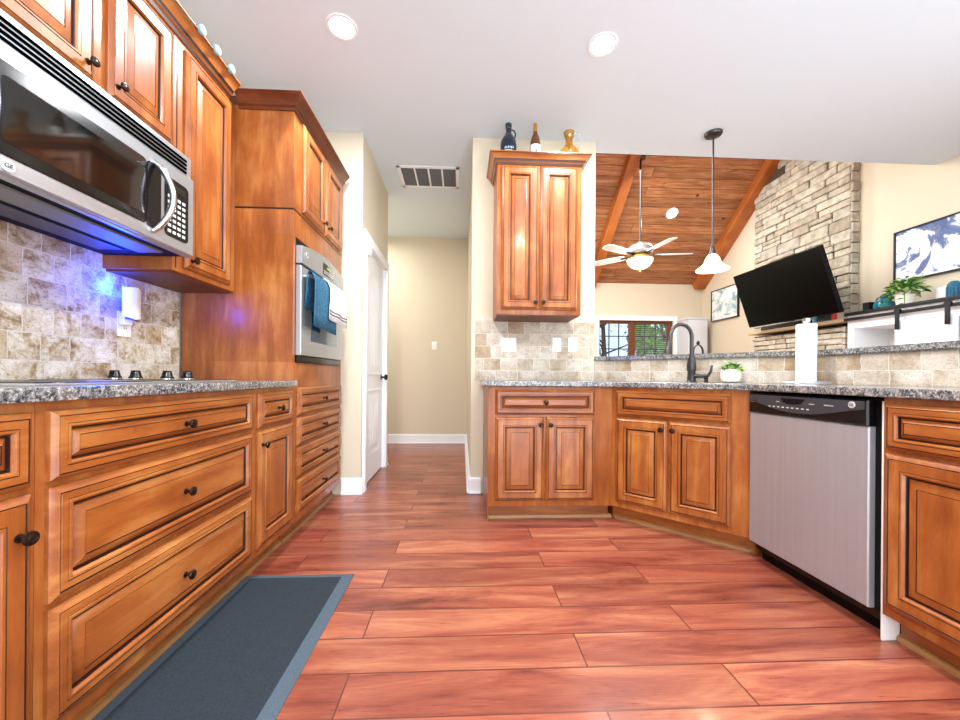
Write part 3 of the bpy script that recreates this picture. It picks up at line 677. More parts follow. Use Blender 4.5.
# outlet + plug in light
def plate(name, label, cat, loc, rz, w=.072, h=.115, kind='outlet', group=None):
    t = thing(name, label, cat, loc, rz, group)
    b = MB(); b.box(-w/2, w/2, -.006, -.0003, -h/2, h/2, 'plastic', .002); b.build('cover_plate', t)
    n = max(1, round(w/.06)) if w > .1 else 1
    for k in range(n):
        cx_ = (k-(n-1)/2)*.046; b = MB()
        if kind == 'outlet':
            for z in (-.02, .02):
                b.lathe([(.016, 0), (.016, .002)], 'plastic', mtx=Matrix.Translation((cx_, -.006, z)) @ Matrix.Rotation(R(90), 4, 'X'), n=18)
                for s_ in (-.006, .006): b.box(cx_+s_-.001, cx_+s_+.001, -.0087, -.0078, z-.003, z+.006, 'charcoal')
            b.build('socket', t)
        elif kind == 'coax': b.cyl((cx_, -.006, 0), (cx_, -.014, 0), .005, 'chrome'); b.build('connector', t)
        else:
            b.box(cx_-.016, cx_+.016, -.0085, -.006, -.033, .033, 'plastic', .001); b.box(cx_-.005, cx_+.005, -.016, -.008, -.002, .012, 'plastic', .002); b.build('toggle', t)
    return t
BX = XL+.009
plate('outlet', 'white outlet on the tile behind the cooktop under the blue night light', 'outlet', (BX, 1.85, 1.175), R(90))
nl = thing('night_light', 'white curved plug-in night light glowing blue on the left backsplash', 'night light', (BX, 1.835, 1.195), R(90))
b = MB(); b.box(-.022, .022, -.035, -.0095, -.025, .03, 'plastic', .004); b.build('plug_body', nl)
b = MB(); vs = []; n = 10
for i in range(n+1):
    u = i/n-.5; x = u*.095; y = -.052-.030*(1-(2*u)**2)*.6
    for (dy, z) in ((.0, -.0), (.0, .0), (0, .145), (0, .145)): pass
    vs += [(x, y, .0+.02*abs(u)), (x, y, .148-.008*abs(u)*2), (x, y+.006, .148-.008*abs(u)*2), (x, y+.006, .0+.02*abs(u))]
fs = []
for i in range(n):
    for k in range(4): a = i*4+k; b2 = i*4+(k+1) % 4; fs.append((a, b2, b2+4, a+4))
fs += [(0, 1, 2, 3), (n*4, n*4+1, n*4+2, n*4+3)]
b.add(vs, fs, 'plastic'); b.build('curved_shade', nl)
b = MB(); b.box(-.02, .02, -.044, -.035, .0, .06, 'bluelight', .003); b.build('blue_lens', nl)
bl = lamp('blue_lamp', 'POINT', (BX+.05, 1.765, 1.33), 6, (0, .04, 1), .045)

# ---- floor mat
t = thing('floor_mat', 'dark blue-grey cushioned mat on the floor before the drawers', 'mat', (-.755, 1.20, .0005))
b = MB(); b.prism([(-.205, -.60), (.205, -.60), (.205, .61), (-.205, .61)], .006, .015, 'rug'); b.build('mat_surface', t, smooth=False)
b = MB(); A = [(-.25, -.65), (.25, -.65), (.25, .657), (-.25, .657)]; B = [(-.20, -.595), (.20, -.595), (.20, .605), (-.20, .605)]
b.add([(x, y, 0) for x, y in A]+[(x, y, .003) for x, y in A]+[(x, y, .0145) for x, y in B]+[(x, y, .0) for x, y in B], [(k+j*4, (k+1) % 4+j*4, (k+1) % 4+4+j*4, k+4+j*4) for j in range(3) for k in range(4)]+[(12, 0, 3, 15), (12, 13, 1, 0), (13, 14, 2, 1), (14, 15, 3, 2)], 'rug_edge'); b.build('bevelled_edge', t, smooth=False)

# ------------------------------------------------------------------ back and right runs
BYF = 2.505
c = thing('base_cabinet', 'maple base cabinet with one wide drawer over two doors beneath the partition wall', 'cabinet', (.177, BYF, 0), 0, 'peninsula base cabinets')
b = MB(); b.box(0, .82, 0, .60, .10, .884, 'wood_v', .001); b.box(-.003, -.0001, .004, .60, .0, .884, 'wood_v'); b.build('cabinet_body', c)
b = MB(); b.box(.0, .82, .07, .59, 0, .0995, 'wood_h'); b.build('toe_kick', c)
b = MB(); mtl = Matrix(((0, 0, 1, 0), (1, 0, 0, 0), (0, 1, 0, 0), (0, 0, 0, 1)))
b.prism([(.07, 0), (.054, 0), (.054, .008), (.059, .018), (.07, .024)], 0, .84, 'shoe', mtl); b.build('shoe_molding', c)
drawer(c, .041, .697, *DZ); door(c, .041, .364, .14, .685, .337, .635); door(c, .374, .697, .14, .685, .401, .635)
c = thing('sink_cabinet', 'angled maple sink base cabinet with two doors and a false drawer front', 'cabinet', (.997, BYF, 0), R(-45), 'peninsula base cabinets')
toL = Matrix.Rotation(R(45), 4, 'Z') @ Matrix.Translation((-.997, -BYF, 0))
b = MB(); b.prism([(.9975, BYF), (1.53, 1.9725), (2.125, 1.9725), (2.125, 2.16), (1.185, 3.10), (.9975, 3.10)], .10, .69, 'wood_v', toL); b.prism([(.9975, BYF), (1.53, 1.9725), (1.545, 1.9875), (1.0125, BYF+.015)], .69, .884, 'wood_v', toL); b.prism([(.9975, BYF+.02), (1.012, BYF+.02), (1.012, 3.10), (.9975, 3.10)], .69, .884, 'wood_v', toL); b.prism([(1.55, 1.9725), (2.125, 1.9725), (2.125, 1.985), (1.55, 1.985)], .69, .884, 'wood_v', toL); b.build('cabinet_body', c)
b = MB(); b.prism([(1.03, 2.572), (1.59, 2.012), (2.10, 2.012), (2.10, 2.15), (1.185, 3.08), (1.03, 3.08)], 0, .0995, 'wood_h', toL); b.build('toe_kick', c)
b = MB(); b.prism([(.0705, 0), (.055, 0), (.055, .008), (.06, .018), (.0705, .024)], .0, .752, 'shoe', mtl); b.build('shoe_molding', c)
drawer(c, .03, .668, *DZ, kn=False, name='false_drawer_front'); door(c, .03, .342, .14, .685, .315, .635); door(c, .352, .668, .14, .685, .379, .635)
# dishwasher (faces -X), local x -> -Y from Y=2.012
dw = thing('dishwasher', 'stainless steel dishwasher with black control panel', 'dishwasher', (1.53, 1.963, 0), R(-90))
DWW = .606
b = MB(); b.box(.004, DWW+.018, .01, .58, .10, .875, 'blackmat'); b.build('dishwasher_body', dw)
b = MB(); b.box(.005, DWW-.005, .06, .10, 0, .10, 'blackmat'); b.box(.005, DWW-.005, .03, .10, .055, .10, 'black'); b.build('kick_plate', dw)
b = MB(); b.rings(rect(.006, DWW-.006, .10, .772), [(0, .012, 'steel_v'), (0, -.012, 'steel_v'), (.004, -.016, 'steel_v')], 'steel_v'); b.build('dishwasher_door', dw)
b = MB(); b.rings(rect(.006, DWW-.006, .774, .872), [(0, .012, 'black'), (0, -.016, 'black'), (.005, -.022, 'black')], 'black'); cp = b.build('control_panel', dw)
b = MB(); P_ = [(.012, .866), (.012, .845)]+[(.02+.56*k/14, .832-.042*math.sin(PI*k/14)**1.2 + .002) for k in range(1, 14)]+[(.59, .836), (.59, .866)]
b.prism(P_, 0, .003, 'charcoal', Matrix(((1, 0, 0, 0), (0, 0, -1, -.0215), (0, 1, 0, 0), (0, 0, 0, 1)))); ins = b.build('panel_inset', cp)
b = MB(); b.prism([(.21, .858), (.34, .858), (.32, .838), (.29, .832), (.25, .832), (.225, .84)], 0, .002, 'blackmat', Matrix(((1, 0, 0, 0), (0, 0, -1, -.0243), (0, 1, 0, 0), (0, 0, 0, 1)))); b.build('handle_pocket', cp)
for k in range(9): MB().box(.14+k*.026, .152+k*.026, -.0255, -.0243, .812, .817, 'cream_print', .0004).build('panel_button', cp)
for a0, a1 in ((.185, .205), (.36, .385), (.43, .47)): MB().box(a0, a1, -.0250, -.0243, .838, .841, 'cream_print').build('panel_mark', cp)
b = MB(); 
for k in range(3): b.box(.014, .075, -.0245, -.0222, .842-k*.007, .845-k*.007, 'chrome', .0005)
b.build('vent_stripes', cp)
badge(cp, .545, -.0245, .850, .013)
tag(MB().box(1.533, 1.60, 1.329, 1.3355, .0, .87, 'plastic', .001).build('filler_strip'), 'thin white strip standing in the gap between dishwasher and right cabinet', 'filler strip')
c = thing('base_cabinet', 'maple base cabinet at the right edge with a drawer over a door', 'cabinet', (1.53, 1.326, 0), R(-90), 'peninsula base cabinets')
base_body(c, .62, .60); drawer(c, .014, .60, *DZ); door(c, .014, .60, .14, .685, .57, .635)
# counter with sink hole
SC = Vector((1.42, 2.405)); u = Vector((.7071, -.7071)); v_ = Vector((.7071, .7071))
def loopc(hw, hd, r=.05):
    pts = []
    for (sx, sy, a0) in ((1, 1, 0), (-1, 1, 90), (-1, -1, 180), (1, -1, 270)):
        for k in range(5):
            a = R(a0+k*22.5); lx = sx*(hw-r)+r*math.cos(a); ly = sy*(hd-r)+r*math.sin(a); p = SC+u*lx+v_*ly; pts.append((p.x, p.y))
    return pts
outer = [(.145, 2.475), (.985, 2.475), (1.50, 1.960), (1.50, .725), (2.13, .725), (2.13, 2.163), (1.183, 3.109), (.145, 3.109)]
bm = bmesh.new(); es = []
for lp in (outer, loopc(.26, .15)):
    vv = [bm.verts.new((x, y, .885)) for x, y in lp]; es += [bm.edges.new((vv[i], vv[(i+1) % len(vv)])) for i in range(len(vv))]
bmesh.ops.triangle_fill(bm, edges=es, use_beauty=True)
r_ = bmesh.ops.extrude_face_region(bm, geom=bm.faces[:])
for e in r_['geom']:
    if isinstance(e, bmesh.types.BMVert): e.co.z = .918
b = MB(); b.frombm(bm, 'granite'); ct = b.build('granite_countertop', smooth=False); tag(ct, 'speckled granite countertop of the peninsula holding the sink', 'countertop')
bv = ct.modifiers.new('b', 'BEVEL'); bv.width = .005; bv.segments = 2; bv.limit_method = 'ANGLE'; bv.angle_limit = R(60)
sk = thing('kitchen_sink', 'steel undermount sink bowl in the angled counter', 'sink', (SC.x, SC.y, .70))
b = MB(); A = loopc(.257, .147); B = loopc(.24, .13); n = len(A)
vs = [(x-SC.x, y-SC.y, .2145) for x, y in A]+[(x-SC.x, y-SC.y, .187) for x, y in B]+[(x-SC.x, y-SC.y, .01) for x, y in B]
b.add(vs, [(k, (k+1) % n, n+(k+1) % n, n+k) for k in range(n)]+[(n+k, n+(k+1) % n, 2*n+(k+1) % n, 2*n+k) for k in range(n)]+[tuple(range(2*n, 3*n))], 'steel'); o = b.build('sink_bowl', sk); so = o.modifiers.new('s', 'SOLIDIFY'); so.thickness = .0015
b = MB(); b.lathe([(.04, .013), (.04, .016), (.03, .016), (.028, .0135)], 'chrome'); b.build('drain', sk)
# bar ledge
b = MB(); b.prism([(PX1+.002, PY-.028), (1.178, PY-.028), (2.112, 2.158), (2.112, .70), (2.52, .70), (2.52, 2.33), (1.35, 3.50), (PX1+.002, 3.50)], 1.0835, 1.118, 'granite', None, .006)
tag(b.build('bar_ledge'), 'raised speckled granite bar top bending around the sink corner', 'bar top')
# ---- partition upper cabinet
c = thing('upper_cabinet', 'two door maple wall cabinet on the partition wall with bottles on top', 'cabinet', (.246, 2.79, 0))
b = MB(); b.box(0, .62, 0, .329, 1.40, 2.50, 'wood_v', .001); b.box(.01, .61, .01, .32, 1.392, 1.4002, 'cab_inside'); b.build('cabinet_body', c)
door(c, .03, .303, 1.435, 2.48, .28, 1.485); door(c, .313, .59, 1.435, 2.48, .336, 1.485)
crown(c, [(0, .328), (0, 0), (.62, 0), (.62, .328)], .06, .07, 2.49, light=True)
b = MB(); b.box(.003, .617, .003, .327, 2.50, 2.558, 'crown'); b.build('cabinet_top', c)
TZ2 = 2.5605
t = thing('growler_jug', 'dark navy glass jug with small loop handle, leftmost on the partition cabinet', 'jug', (.335, 2.88, TZ2))
b = MB(); b.lathe([(.055, 0), (.062, .01), (.063, .11), (.058, .15), (.035, .19), (.022, .21), (.020, .245), (.023, .25), (.023, .262), (0, .262)], 'navy'); b.build('jug_body', t)
b = MB(); b.lathe([(.024, .2625), (.024, .282), (.02, .285), (0, .285)], 'charcoal'); b.build('cap', t)
b = MB(); b.tube([(.018, 0, .24), (.04, 0, .235), (.052, 0, .215), (.05, 0, .19), (.042, 0, .175)], .006, 'navy', 8); b.build('handle', t)
b = MB()
for k in range(6): a0 = R(238+k*11); b.tube([(.0632*math.cos(a0), .0632*math.sin(a0), .065+.004*(k % 2)), (.0632*math.cos(a0+.1), .0632*math.sin(a0+.1), .085-.004*(k % 2))], .003, 'lightblue', 5)
b.tube([(.0635*math.cos(R(a)), .0635*math.sin(R(a)), .056) for a in range(240, 300, 10)], .003, 'lightblue', 5)
b.build('printed_mark', t)['label'] = 'pale blue printed mark'
t = thing('wine_bottle', 'brown wine bottle with white label and gold neck foil, middle of the cabinet top', 'bottle', (.538, 2.88, TZ2))
b = MB(); b.lathe([(.036, 0), (.04, .008), (.041, .13), (.034, .175), (.018, .215), (.0145, .235), (.0145, .283)], 'brownglass'); b.build('bottle_glass', t)
b = MB(); b.lathe([(.0155, .225), (.0158, .288), (.014, .291), (0, .291)], 'foil'); b.build('neck_foil', t)
b = MB(); vs = []; 
for k in range(13): a = R(205+k*130/12); vs += [(.0415*math.cos(a), .0415*math.sin(a), .03), (.0415*math.cos(a), .0415*math.sin(a), .12)]
b.add(vs, [(2*k, 2*k+2, 2*k+3, 2*k+1) for k in range(12)], 'label'); lo = b.build('paper_label', t)
b = MB(); vs = []
for k in range(5): a = R(262+k*4); vs += [(.0421*math.cos(a), .0421*math.sin(a), .055), (.0421*math.cos(a), .0421*math.sin(a), .08)]
b.add(vs, [(2*k, 2*k+2, 2*k+3, 2*k+1) for k in range(4)], 'ink'); b.build('label_print', lo)
t = thing('glass_pitcher', 'amber crackle glass pitcher with clear looped handle, rightmost on the partition cabinet', 'pitcher', (.795, 2.88, TZ2))
b = MB(); b.lathe([(.045, 0), (.064, .02), (.078, .06), (.072, .09), (.04, .125), (.028, .15), (.027, .18), (.036, .215), (.042, .235), (.04, .24), (.034, .215), (.024, .18), (.024, .15), (.036, .125), (.0, .09)], 'amber', sx=1, sy=1); b.build('pitcher_body', t)
b = MB(); b.tube([(.034, 0, .21), (.055, 0, .235), (.078, 0, .23), (.088, 0, .2), (.083, 0, .16), (.068, 0, .12), (.06, 0, .10)], .0065, 'clear', 10); b.build('handle', t)
# plates on partition backsplash
plate('light_switch', 'white double switch plate on the tile left of the outlets', 'switch', (.378, PY-.009, 1.205), 0, .118, .115, 'switch')
plate('outlet', 'white outlet on the tile under the two door upper cabinet', 'outlet', (.77, PY-.009, 1.21), 0)
plate('cable_outlet', 'white cable jack plate rightmost on the partition tile', 'outlet', (.90, PY-.009, 1.21), 0, kind='coax')
plate('light_switch', 'white single switch on the hallway end wall', 'switch', (-.39, HY, 1.37), 0, kind='switch')
t = thing('wall_hook', 'tiny white hook on the wall left of the partition cabinet', 'hook', (.155, PY, 1.40)); b = MB(); b.box(-.012, .012, -.006, -.0005, -.02, .02, 'plastic', .002); b.build('hook_base', t); b = MB(); b.tube([(0, -.006, -.005), (0, -.02, -.012), (0, -.026, -.002)], .004, 'plastic', 8); b.build('hook_arm', t)

# ---- faucet
fp = (1.575, 2.575)
t = thing('kitchen_faucet', 'dark bronze gooseneck pull-down faucet behind the sink', 'faucet', (fp[0], fp[1], .9185))
b = MB(); b.lathe([(.034, 0), (.034, .004), (.027, .01), (.024, .07), (.030, .085), (.030, .12), (.02, .165), (.014, .19)], 'bronze_grey'); b.build('faucet_body', t)
dv = Vector((-.98, -.20, 0)).normalized(); b = MB(); pts = [Vector((0, 0, .18)), Vector((0, 0, .26))]
for k in range(0, 11): a = PI*k/11; pts.append(dv*(.085-.085*math.cos(a))+Vector((0, 0, .31+.085*math.sin(a))))
pts += [dv*.178+Vector((0, 0, .27))]
b.tube(pts, .0125, 'bronze_grey', 14); b.build('spout', t)
b = MB(); p0 = dv*.177+Vector((0, 0, .28)); p1 = dv*.20+Vector((0, 0, .19)); b.tube([p0, p0.lerp(p1, .4), p0.lerp(p1, .85), p1], [.0145, .0165, .0215, .0195], 'bronze_grey', 14); b.build('spray_head', t)
b = MB(); b.tube([(.015, -.015, .045), (.045, -.045, .042), (.07, -.07, .045), (.083, -.083, .075), (.086, -.086, .115)], [.016, .013, .011, .009, .007], 'bronze_grey', 10); b.build('lever_handle', t)
t = thing('soap_dispenser', 'small bronze cap beside the faucet base', 'soap dispenser', (fp[0]+.055, fp[1]-.075, .9185)); b = MB(); b.lathe([(.016, 0), (.016, .004), (.011, .008), (.011, .02)], 'bronze'); b.build('collar', t); b = MB(); b.lathe([(.013, .0205), (.014, .03), (.01, .035), (0, .035)], 'bronze'); b.build('cap', t)
# ---- small planter
def leafcluster(b, n, r, h, size, mats, rd, droop=0):
    for k in range(n):
        a = rd.random()*2*PI; q = rd.random(); rr = r*math.sqrt(q); zz = h*(1-q*.6)*rd.uniform(.3, 1)-droop*q*rd.random()
        mt = Matrix.Translation((rr*math.cos(a), rr*math.sin(a), zz)) @ Matrix.Rotation(a-PI/2, 4, 'Z') @ Matrix.Rotation(R(rd.uniform(-35, 60)), 4, 'X') @ Matrix.Rotation(R(rd.uniform(-30, 30)), 4, 'Y')
        s_ = size*rd.uniform(.6, 1.2)
        b.add([(0, 0, 0), (s_*.22, s_*.25, .1*s_), (s_*.3, s_*.55, .06*s_), (0, s_, -.1*s_), (-s_*.3, s_*.55, .06*s_), (-s_*.22, s_*.25, .1*s_), (0, s_*.5, -.02*s_)], [(0, 1, 6), (1, 2, 6), (2, 3, 6), (3, 4, 6), (4, 5, 6), (5, 0, 6)], mats[rd.randrange(len(mats))], mt)
rd = random.Random(3)
t = thing('potted_succulent', 'small green plant in a cream round pot on the counter right of the faucet', 'plant', (1.75, 2.43, .9185))
b = MB(); b.lathe([(.035, 0), (.052, .01), (.060, .04), (.057, .075), (.05, .088), (.044, .088), (.046, .07), (0, .07)], 'pot'); b.build('pot', t)
b = MB(); leafcluster(b, 110, .045, .05, .032, ['leaf', 'leaf_var'], rd); o = b.build('foliage', t, smooth=False); o.location = (0, 0, .078)
# ---- paper towel
t = thing('paper_towel_holder', 'round steel paper towel holder on the counter above the dishwasher', 'paper towel holder', (2.0, 2.15, .9185))
b = MB(); b.lathe([(.112, 0), (.113, .006), (.108, .014), (.09, .017), (0, .017)], 'steel', n=40); b.build('base', t)
b = MB(); b.lathe([(.006, .0175), (.006, .355), (.014, .356), (.018, .362), (.018, .378), (.012, .383), (0, .383)], 'chrome'); b.build('pole', t)
t = thing('paper_towel_roll', 'white paper towel roll standing on the steel holder', 'paper towel', (2.0, 2.15, .937))
b = MB(); b.lathe([(.047, 0), (.048, .003), (.048, .325), (.047, .328), (.02, .328), (.02, 0.001)], 'paper', n=36); b.build('paper', t)
b = MB(); b.lathe([(.0198, -.0), (.0198, .329), (.018, .329), (.018, 0)], 'cork', n=24); b.build('cardboard_core', t)
# ---- black lantern ornament on bar
t = thing('wire_ornament', 'small black domed wire ornament on the bar just right of the faucet neck', 'ornament', (1.80, 2.86, 1.119))
b = MB(); b.lathe([(.045, 0), (.045, .006), (.0, .006)], 'iron'); b.build('base', t)
b = MB()
for k in range(4):
    a = k*PI/2+.3; b.tube([(.043*math.cos(a)*s1, .043*math.sin(a)*s1, z) for s1, z in ((1, .005), (1.05, .03), (.9, .055), (.5, .075), (.1, .082))], .0045, 'iron', 6)
b.build('cage', t)
b = MB(); b.lathe([(.004, .08), (.01, .088), (.013, .097), (.009, .107), (.003, .113), (0, .118)], 'iron'); b.build('finial', t)
# ---- tall pale cabinet on far wall
t = thing('tall_cabinet', 'pale grey tall narrow cabinet against the far wall right of the window', 'cabinet', (3.96, 6.45, 0))
b = MB(); b.box(-.17, .17, -.15, .19, 0, 1.93, 'blind', .01); b.box(-.18, .18, -.16, .19, 1.93, 1.96, 'blind', .005); b.build('cabinet_body', t)
b = MB(); b.box(-.15, .15, -.165, -.151, .1, 1.9, 'blind', .006); b.build('cabinet_door', t)

# ------------------------------------------------------------------ ceiling fittings
def canlight(x, y, label):
    t = thing('recessed_light', label, 'ceiling light', (x, y, CZ), 0, 'recessed kitchen lights')
    b = MB(); b.lathe([(.085, 0), (.083, -.006), (.068, -.006), (.066, -.001)], 'white', n=32); b.build('trim_ring', t)
    b = MB(); b.lathe([(.065, -.0012), (.065, -.004), (0, -.004)], 'led', n=32); b.build('lens', t)
    lamp('can_lamp', 'AREA', (x, y, CZ-.012), 38, COOL, .13)
for (x, y), l in zip(CANS, ('round recessed kitchen ceiling light, the left one of the two in view', 'round recessed kitchen ceiling light, the right one of the two in view', 'unseen recessed ceiling light added behind the camera on the left', 'unseen recessed ceiling light added behind the camera on the right')): canlight(x, y, l)
t = thing('ceiling_vent', 'white framed return air grille in the hall ceiling', 'vent', (-.33, 3.76, CZ))
b = MB(); 
for a in ((-.29, .29, -.20, -.165), (-.29, .29, .165, .20), (-.29, -.255, -.2, .2), (.255, .29, -.2, .2)): b.box(a[0], a[1], a[2], a[3], -.010, -.0005, 'white', .003)
for x in (-.1275, 0, .1275): b.box(x-.008, x+.008, -.165, .165, -.009, -.001, 'white')
b.build('vent_frame', t)
b = MB(); b.box(-.255, .255, -.165, .165, -.003, -.0005, 'charcoal'); b.build('backing', t)
b = MB()
for k in range(26): y = -.16+k*.0127; b.box(-.255, .255, y, y+.007, -.008, -.004, 'grille', mtx=None)
b.build('louvres', t)
# pendant
px, py = 1.967, 2.95
t = thing('pendant_lamp', 'dark bronze pendant with glowing white bell shade over the bar', 'pendant lamp', (px, py, CZ))
b = MB(); b.lathe([(.065, -.0005), (.065, -.008), (.058, -.02), (.02, -.028), (.012, -.03)], 'bronze_grey', n=32); b.build('canopy', t)
b = MB(); b.cyl((0, 0, -.03), (0, 0, -.93), .0065, 'bronze_grey', 12); b.lathe([(.012, -.89), (.016, -.90), (.022, -.935), (.026, -.955), (.026, -.96)], 'bronze_grey'); b.build('rod', t)
b = MB(); b.lathe([(.022, -.955), (.035, -.965), (.05, -.99), (.06, -1.02), (.082, -1.05), (.115, -1.072), (.118, -1.078), (.112, -1.076), (.078, -1.054), (.055, -1.022), (.046, -.992), (.03, -.968)], 'bulb', n=32); b.build('bell_shade', t)['label'] = 'glowing frosted glass bell shade'
lamp('pendant_bulb', 'POINT', (px, py, CZ-1.10), 6, (1, .85, .65), .04)
# fan
fx, fy = 2.33, 4.97; zc = EZ+SL*(YF-fy)
t = thing('ceiling_fan', 'ceiling fan with pale blades and glowing bowl light under the pine vault', 'ceiling fan', (fx, fy, 2.56))
b = MB(); b.cyl((0, 0, .15), (0, 0, zc-2.56-.03), .013, 'bronze_grey', 12); b.build('down_rod', t)
b = MB(); b.lathe([(.06, zc-2.56-.09), (.07, zc-2.56-.02), (.07, zc-2.56+.02)], 'bronze_grey'); b.build('canopy', t)
b = MB(); b.lathe([(.03, .17), (.05, .15), (.13, .12), (.16, .085), (.165, .04), (.15, .01), (.12, -.005)], 'steel', n=32); b.build('motor_housing', t)
for k in range(5):
    a = R(135+72*k); mt = Matrix.Rotation(a, 4, 'Z') @ Matrix.Rotation(R(12), 4, 'X')
    b = MB(); out = [(.20, -.05), (.30, -.06), (.60, -.068), (.645, -.05), (.66, 0), (.645, .05), (.60, .068), (.30, .06), (.20, .05)]
    b.prism(out, -.004, .004, 'white', mt); bl_ = b.build('fan_blade', t)
    b = MB(); b.box(.11, .26, -.018, .018, -.010, -.0045, 'bronze', .002, mt); b.build('blade_arm', bl_)
b = MB(); b.lathe([(.10, -.006), (.13, -.02), (.16, -.045), (.165, -.06)], 'foil', n=32); b.build('light_fitter', t)
b = MB(); b.lathe([(.163, -.062), (.155, -.10), (.12, -.145), (.07, -.175), (.02, -.188), (0, -.19)], 'bulb', n=32); b.build('bowl_shade', t)
b = MB(); b.lathe([(.02, -.191), (.016, -.205), (.006, -.215), (0, -.216)], 'foil'); b.build('finial', t)
lamp('fan_bulb', 'POINT', (fx, fy, 2.30), 14, (1, .86, .68), .08)
# vault recessed light
vy = 5.62; vx = 3.12; vz = EZ+SL*(YF-vy); a = -math.atan(SL)
t = thing('recessed_light', 'bright recessed light set in the pine plank vault', 'ceiling light', (vx, vy, vz)); t.rotation_euler = (a, 0, 0)
b = MB(); b.lathe([(.09, 0), (.088, -.007), (.07, -.007), (.068, -.001)], 'white', n=32); b.build('trim_ring', t)
b = MB(); b.lathe([(.067, -.0012), (.067, -.004), (0, -.004)], 'led', n=32); b.build('lens', t)
l = lamp('vault_lamp', 'AREA', (vx, vy-.02, vz-.03), 25, COOL, .13); l.rotation_euler = (a, 0, 0)

# ------------------------------------------------------------------ fireplace
fpl = thing('stone_fireplace', 'stacked stone chimney breast rising to the vault behind the television', 'fireplace', (XR, 4.56, 0))
Y0, Y1 = 3.955, 5.33; FXs = 4.19
def roofz(y): return EZ+SL*(YF-y) if y > RY else RZ-SL*(RY-y)
L2 = lambda X: Matrix(((0, 0, 1, X-XR), (1, 0, 0, -4.56), (0, 1, 0, 0), (0, 0, 0, 1)))
b = MB(); b.prism([(Y0, 0), (Y1, 0), (Y1, roofz(Y1)-.01), (RY, RZ-.01), (Y0, roofz(Y0)-.01)], 0, XR-FXs-.001, 'mortar', L2(FXs)); b.build('chimney_core', fpl, smooth=False)
def stones(b, y0, y1, z0, z1f, X, rd, depth=.03, hmin=.06, hmax=.13):
    z = z0
    while True:
        h = rd.uniform(hmin, hmax); y = y0
        if z > z1f(None): break
        while y < y1-.02:
            wd = rd.uniform(.12, .42)
            if y+wd > y1-.1: wd = y1-y
            n = 2 if (h > .1 and rd.random() < .45) else 1
            for q in range(n):
                za = z+q*h/n; zb = z+(q+1)*h/n-.007
                if zb < min(z1f(y), z1f(y+wd))-.02:
                    d = depth*rd.uniform(.6, 1.2); bm = bmesh.new(); bmesh.ops.create_cube(bm, size=1)
                    cy = y+wd/2; 
                    for v in bm.verts:
                        v.co = Vector((X-XR-d/2+v.co.x*d, cy-4.56+v.co.y*(wd-.008)+rd.uniform(-.005, .005)*(1 if v.co.y else 0), (za+zb)/2+v.co.z*(zb-za)+rd.uniform(-.006, .003)))
                    bmesh.ops.bevel(bm, geom=bm.edges[:], offset=.008, segments=1, affect='EDGES'); b.frombm(bm, 'stone')
            y += wd
        z += h
rd = random.Random(11); b = MB()
stones(b, Y0, Y1, .0, lambda y: RZ if y is None else roofz(y), FXs, rd, hmin=.075, hmax=.16); b.build('stone_face', fpl, smooth=False)
b = MB()
for (z) in [i*.11 for i in range(36)]:
    if z+.11 < roofz(Y0)-.05: b.box(FXs-XR-.02+rd.uniform(-.01, .0), -.002, Y0-4.56-.03*rd.uniform(.5, 1), Y0-4.56, z, z+.10, 'stone', .008)
b.build('stone_edge', fpl, smooth=False)
b = MB(); b.box(3.89-XR, FXs-XR-.04, 3.75-4.56, 4.95-4.56, 0, 1.49, 'mortar'); stones(b, 3.74, 4.96, 0, lambda y: 1.50, 3.89, rd, hmin=.05, hmax=.075)
z = 0
while z < 1.44: b.box(3.87-XR, FXs-XR-.04, 3.72-4.56, 3.75-4.56, z, z+.055, 'stone', .006); z += .062
b.build('fireplace_surround', fpl, smooth=False)
b = MB(); b.box(3.83-XR, FXs-XR-.034, 3.69-4.56, 5.00-4.56, 1.523, 1.56, 'cap', .006); b.build('mantel_shelf', fpl)['label'] = 'tan stone shelf'
# television
tv = thing('television', 'large black flat television tilted forward on the stone chimney', 'television', (3.69, 4.17, 1.60))
tilt = math.atan2(.22, .64)
MT = Matrix.Rotation(-tilt, 4, 'Y')
b = MB(); b.box(-.02, .025, -.595, .595, .0, .685, 'blackmat', .006, MT); b.box(.025, .05, -.4, .4, .08, .5, 'blackmat', .01, MT); b.build('television_housing', tv)
b = MB(); b.box(-.0225, -.0195, -.585, .585, .014, .675, 'screen', .0005, MT); b.build('television_screen', tv)['label'] = 'black switched-off screen'
b = MB(); b.box(-.022, .01, -.05, .05, -.008, .0, 'charcoal', .002, MT); b.build('sensor_bump', tv)
b = MB(); b.box(.03, .04, -.1, .1, .22, .45, 'iron', .002, MT); b.tube([(-.08, 0, .33), (.05, .1, .35), (.20, .0, .36), (.29, 0, .36)], .018, 'iron', 8); b.box(.27, .293, -.12, .12, .26, .46, 'iron', .003); b.build('wall_bracket', tv)
t = thing('soundbar', 'long black soundbar lying on the mantel under the television', 'soundbar', (3.90, 4.49, 1.5605))
b = MB(); b.box(-.035, .04, -.33, .33, 0, .055, 'blackmat', .01); b.build('speaker_body', t); b = MB(); b.box(-.037, -.0345, -.31, .31, .008, .047, 'charcoal', .0008); b.build('speaker_grille', t)
t = thing('game_console', 'small handheld game console with cyan and red side grips on the mantel', 'game console', (3.87, 3.94, 1.5605))
b = MB(); b.box(-.012, .025, -.085, .085, 0, .09, 'charcoal', .004); b.build('console_body', t)
b = MB(); b.box(-.014, .022, .0855, .118, 0.0, .09, 'cyan', .006); b.build('left_grip', t)['label'] = 'cyan grip'
b = MB(); b.box(-.014, .022, -.118, -.0855, 0.0, .09, 'red', .006); b.build('right_grip', t)['label'] = 'red grip'
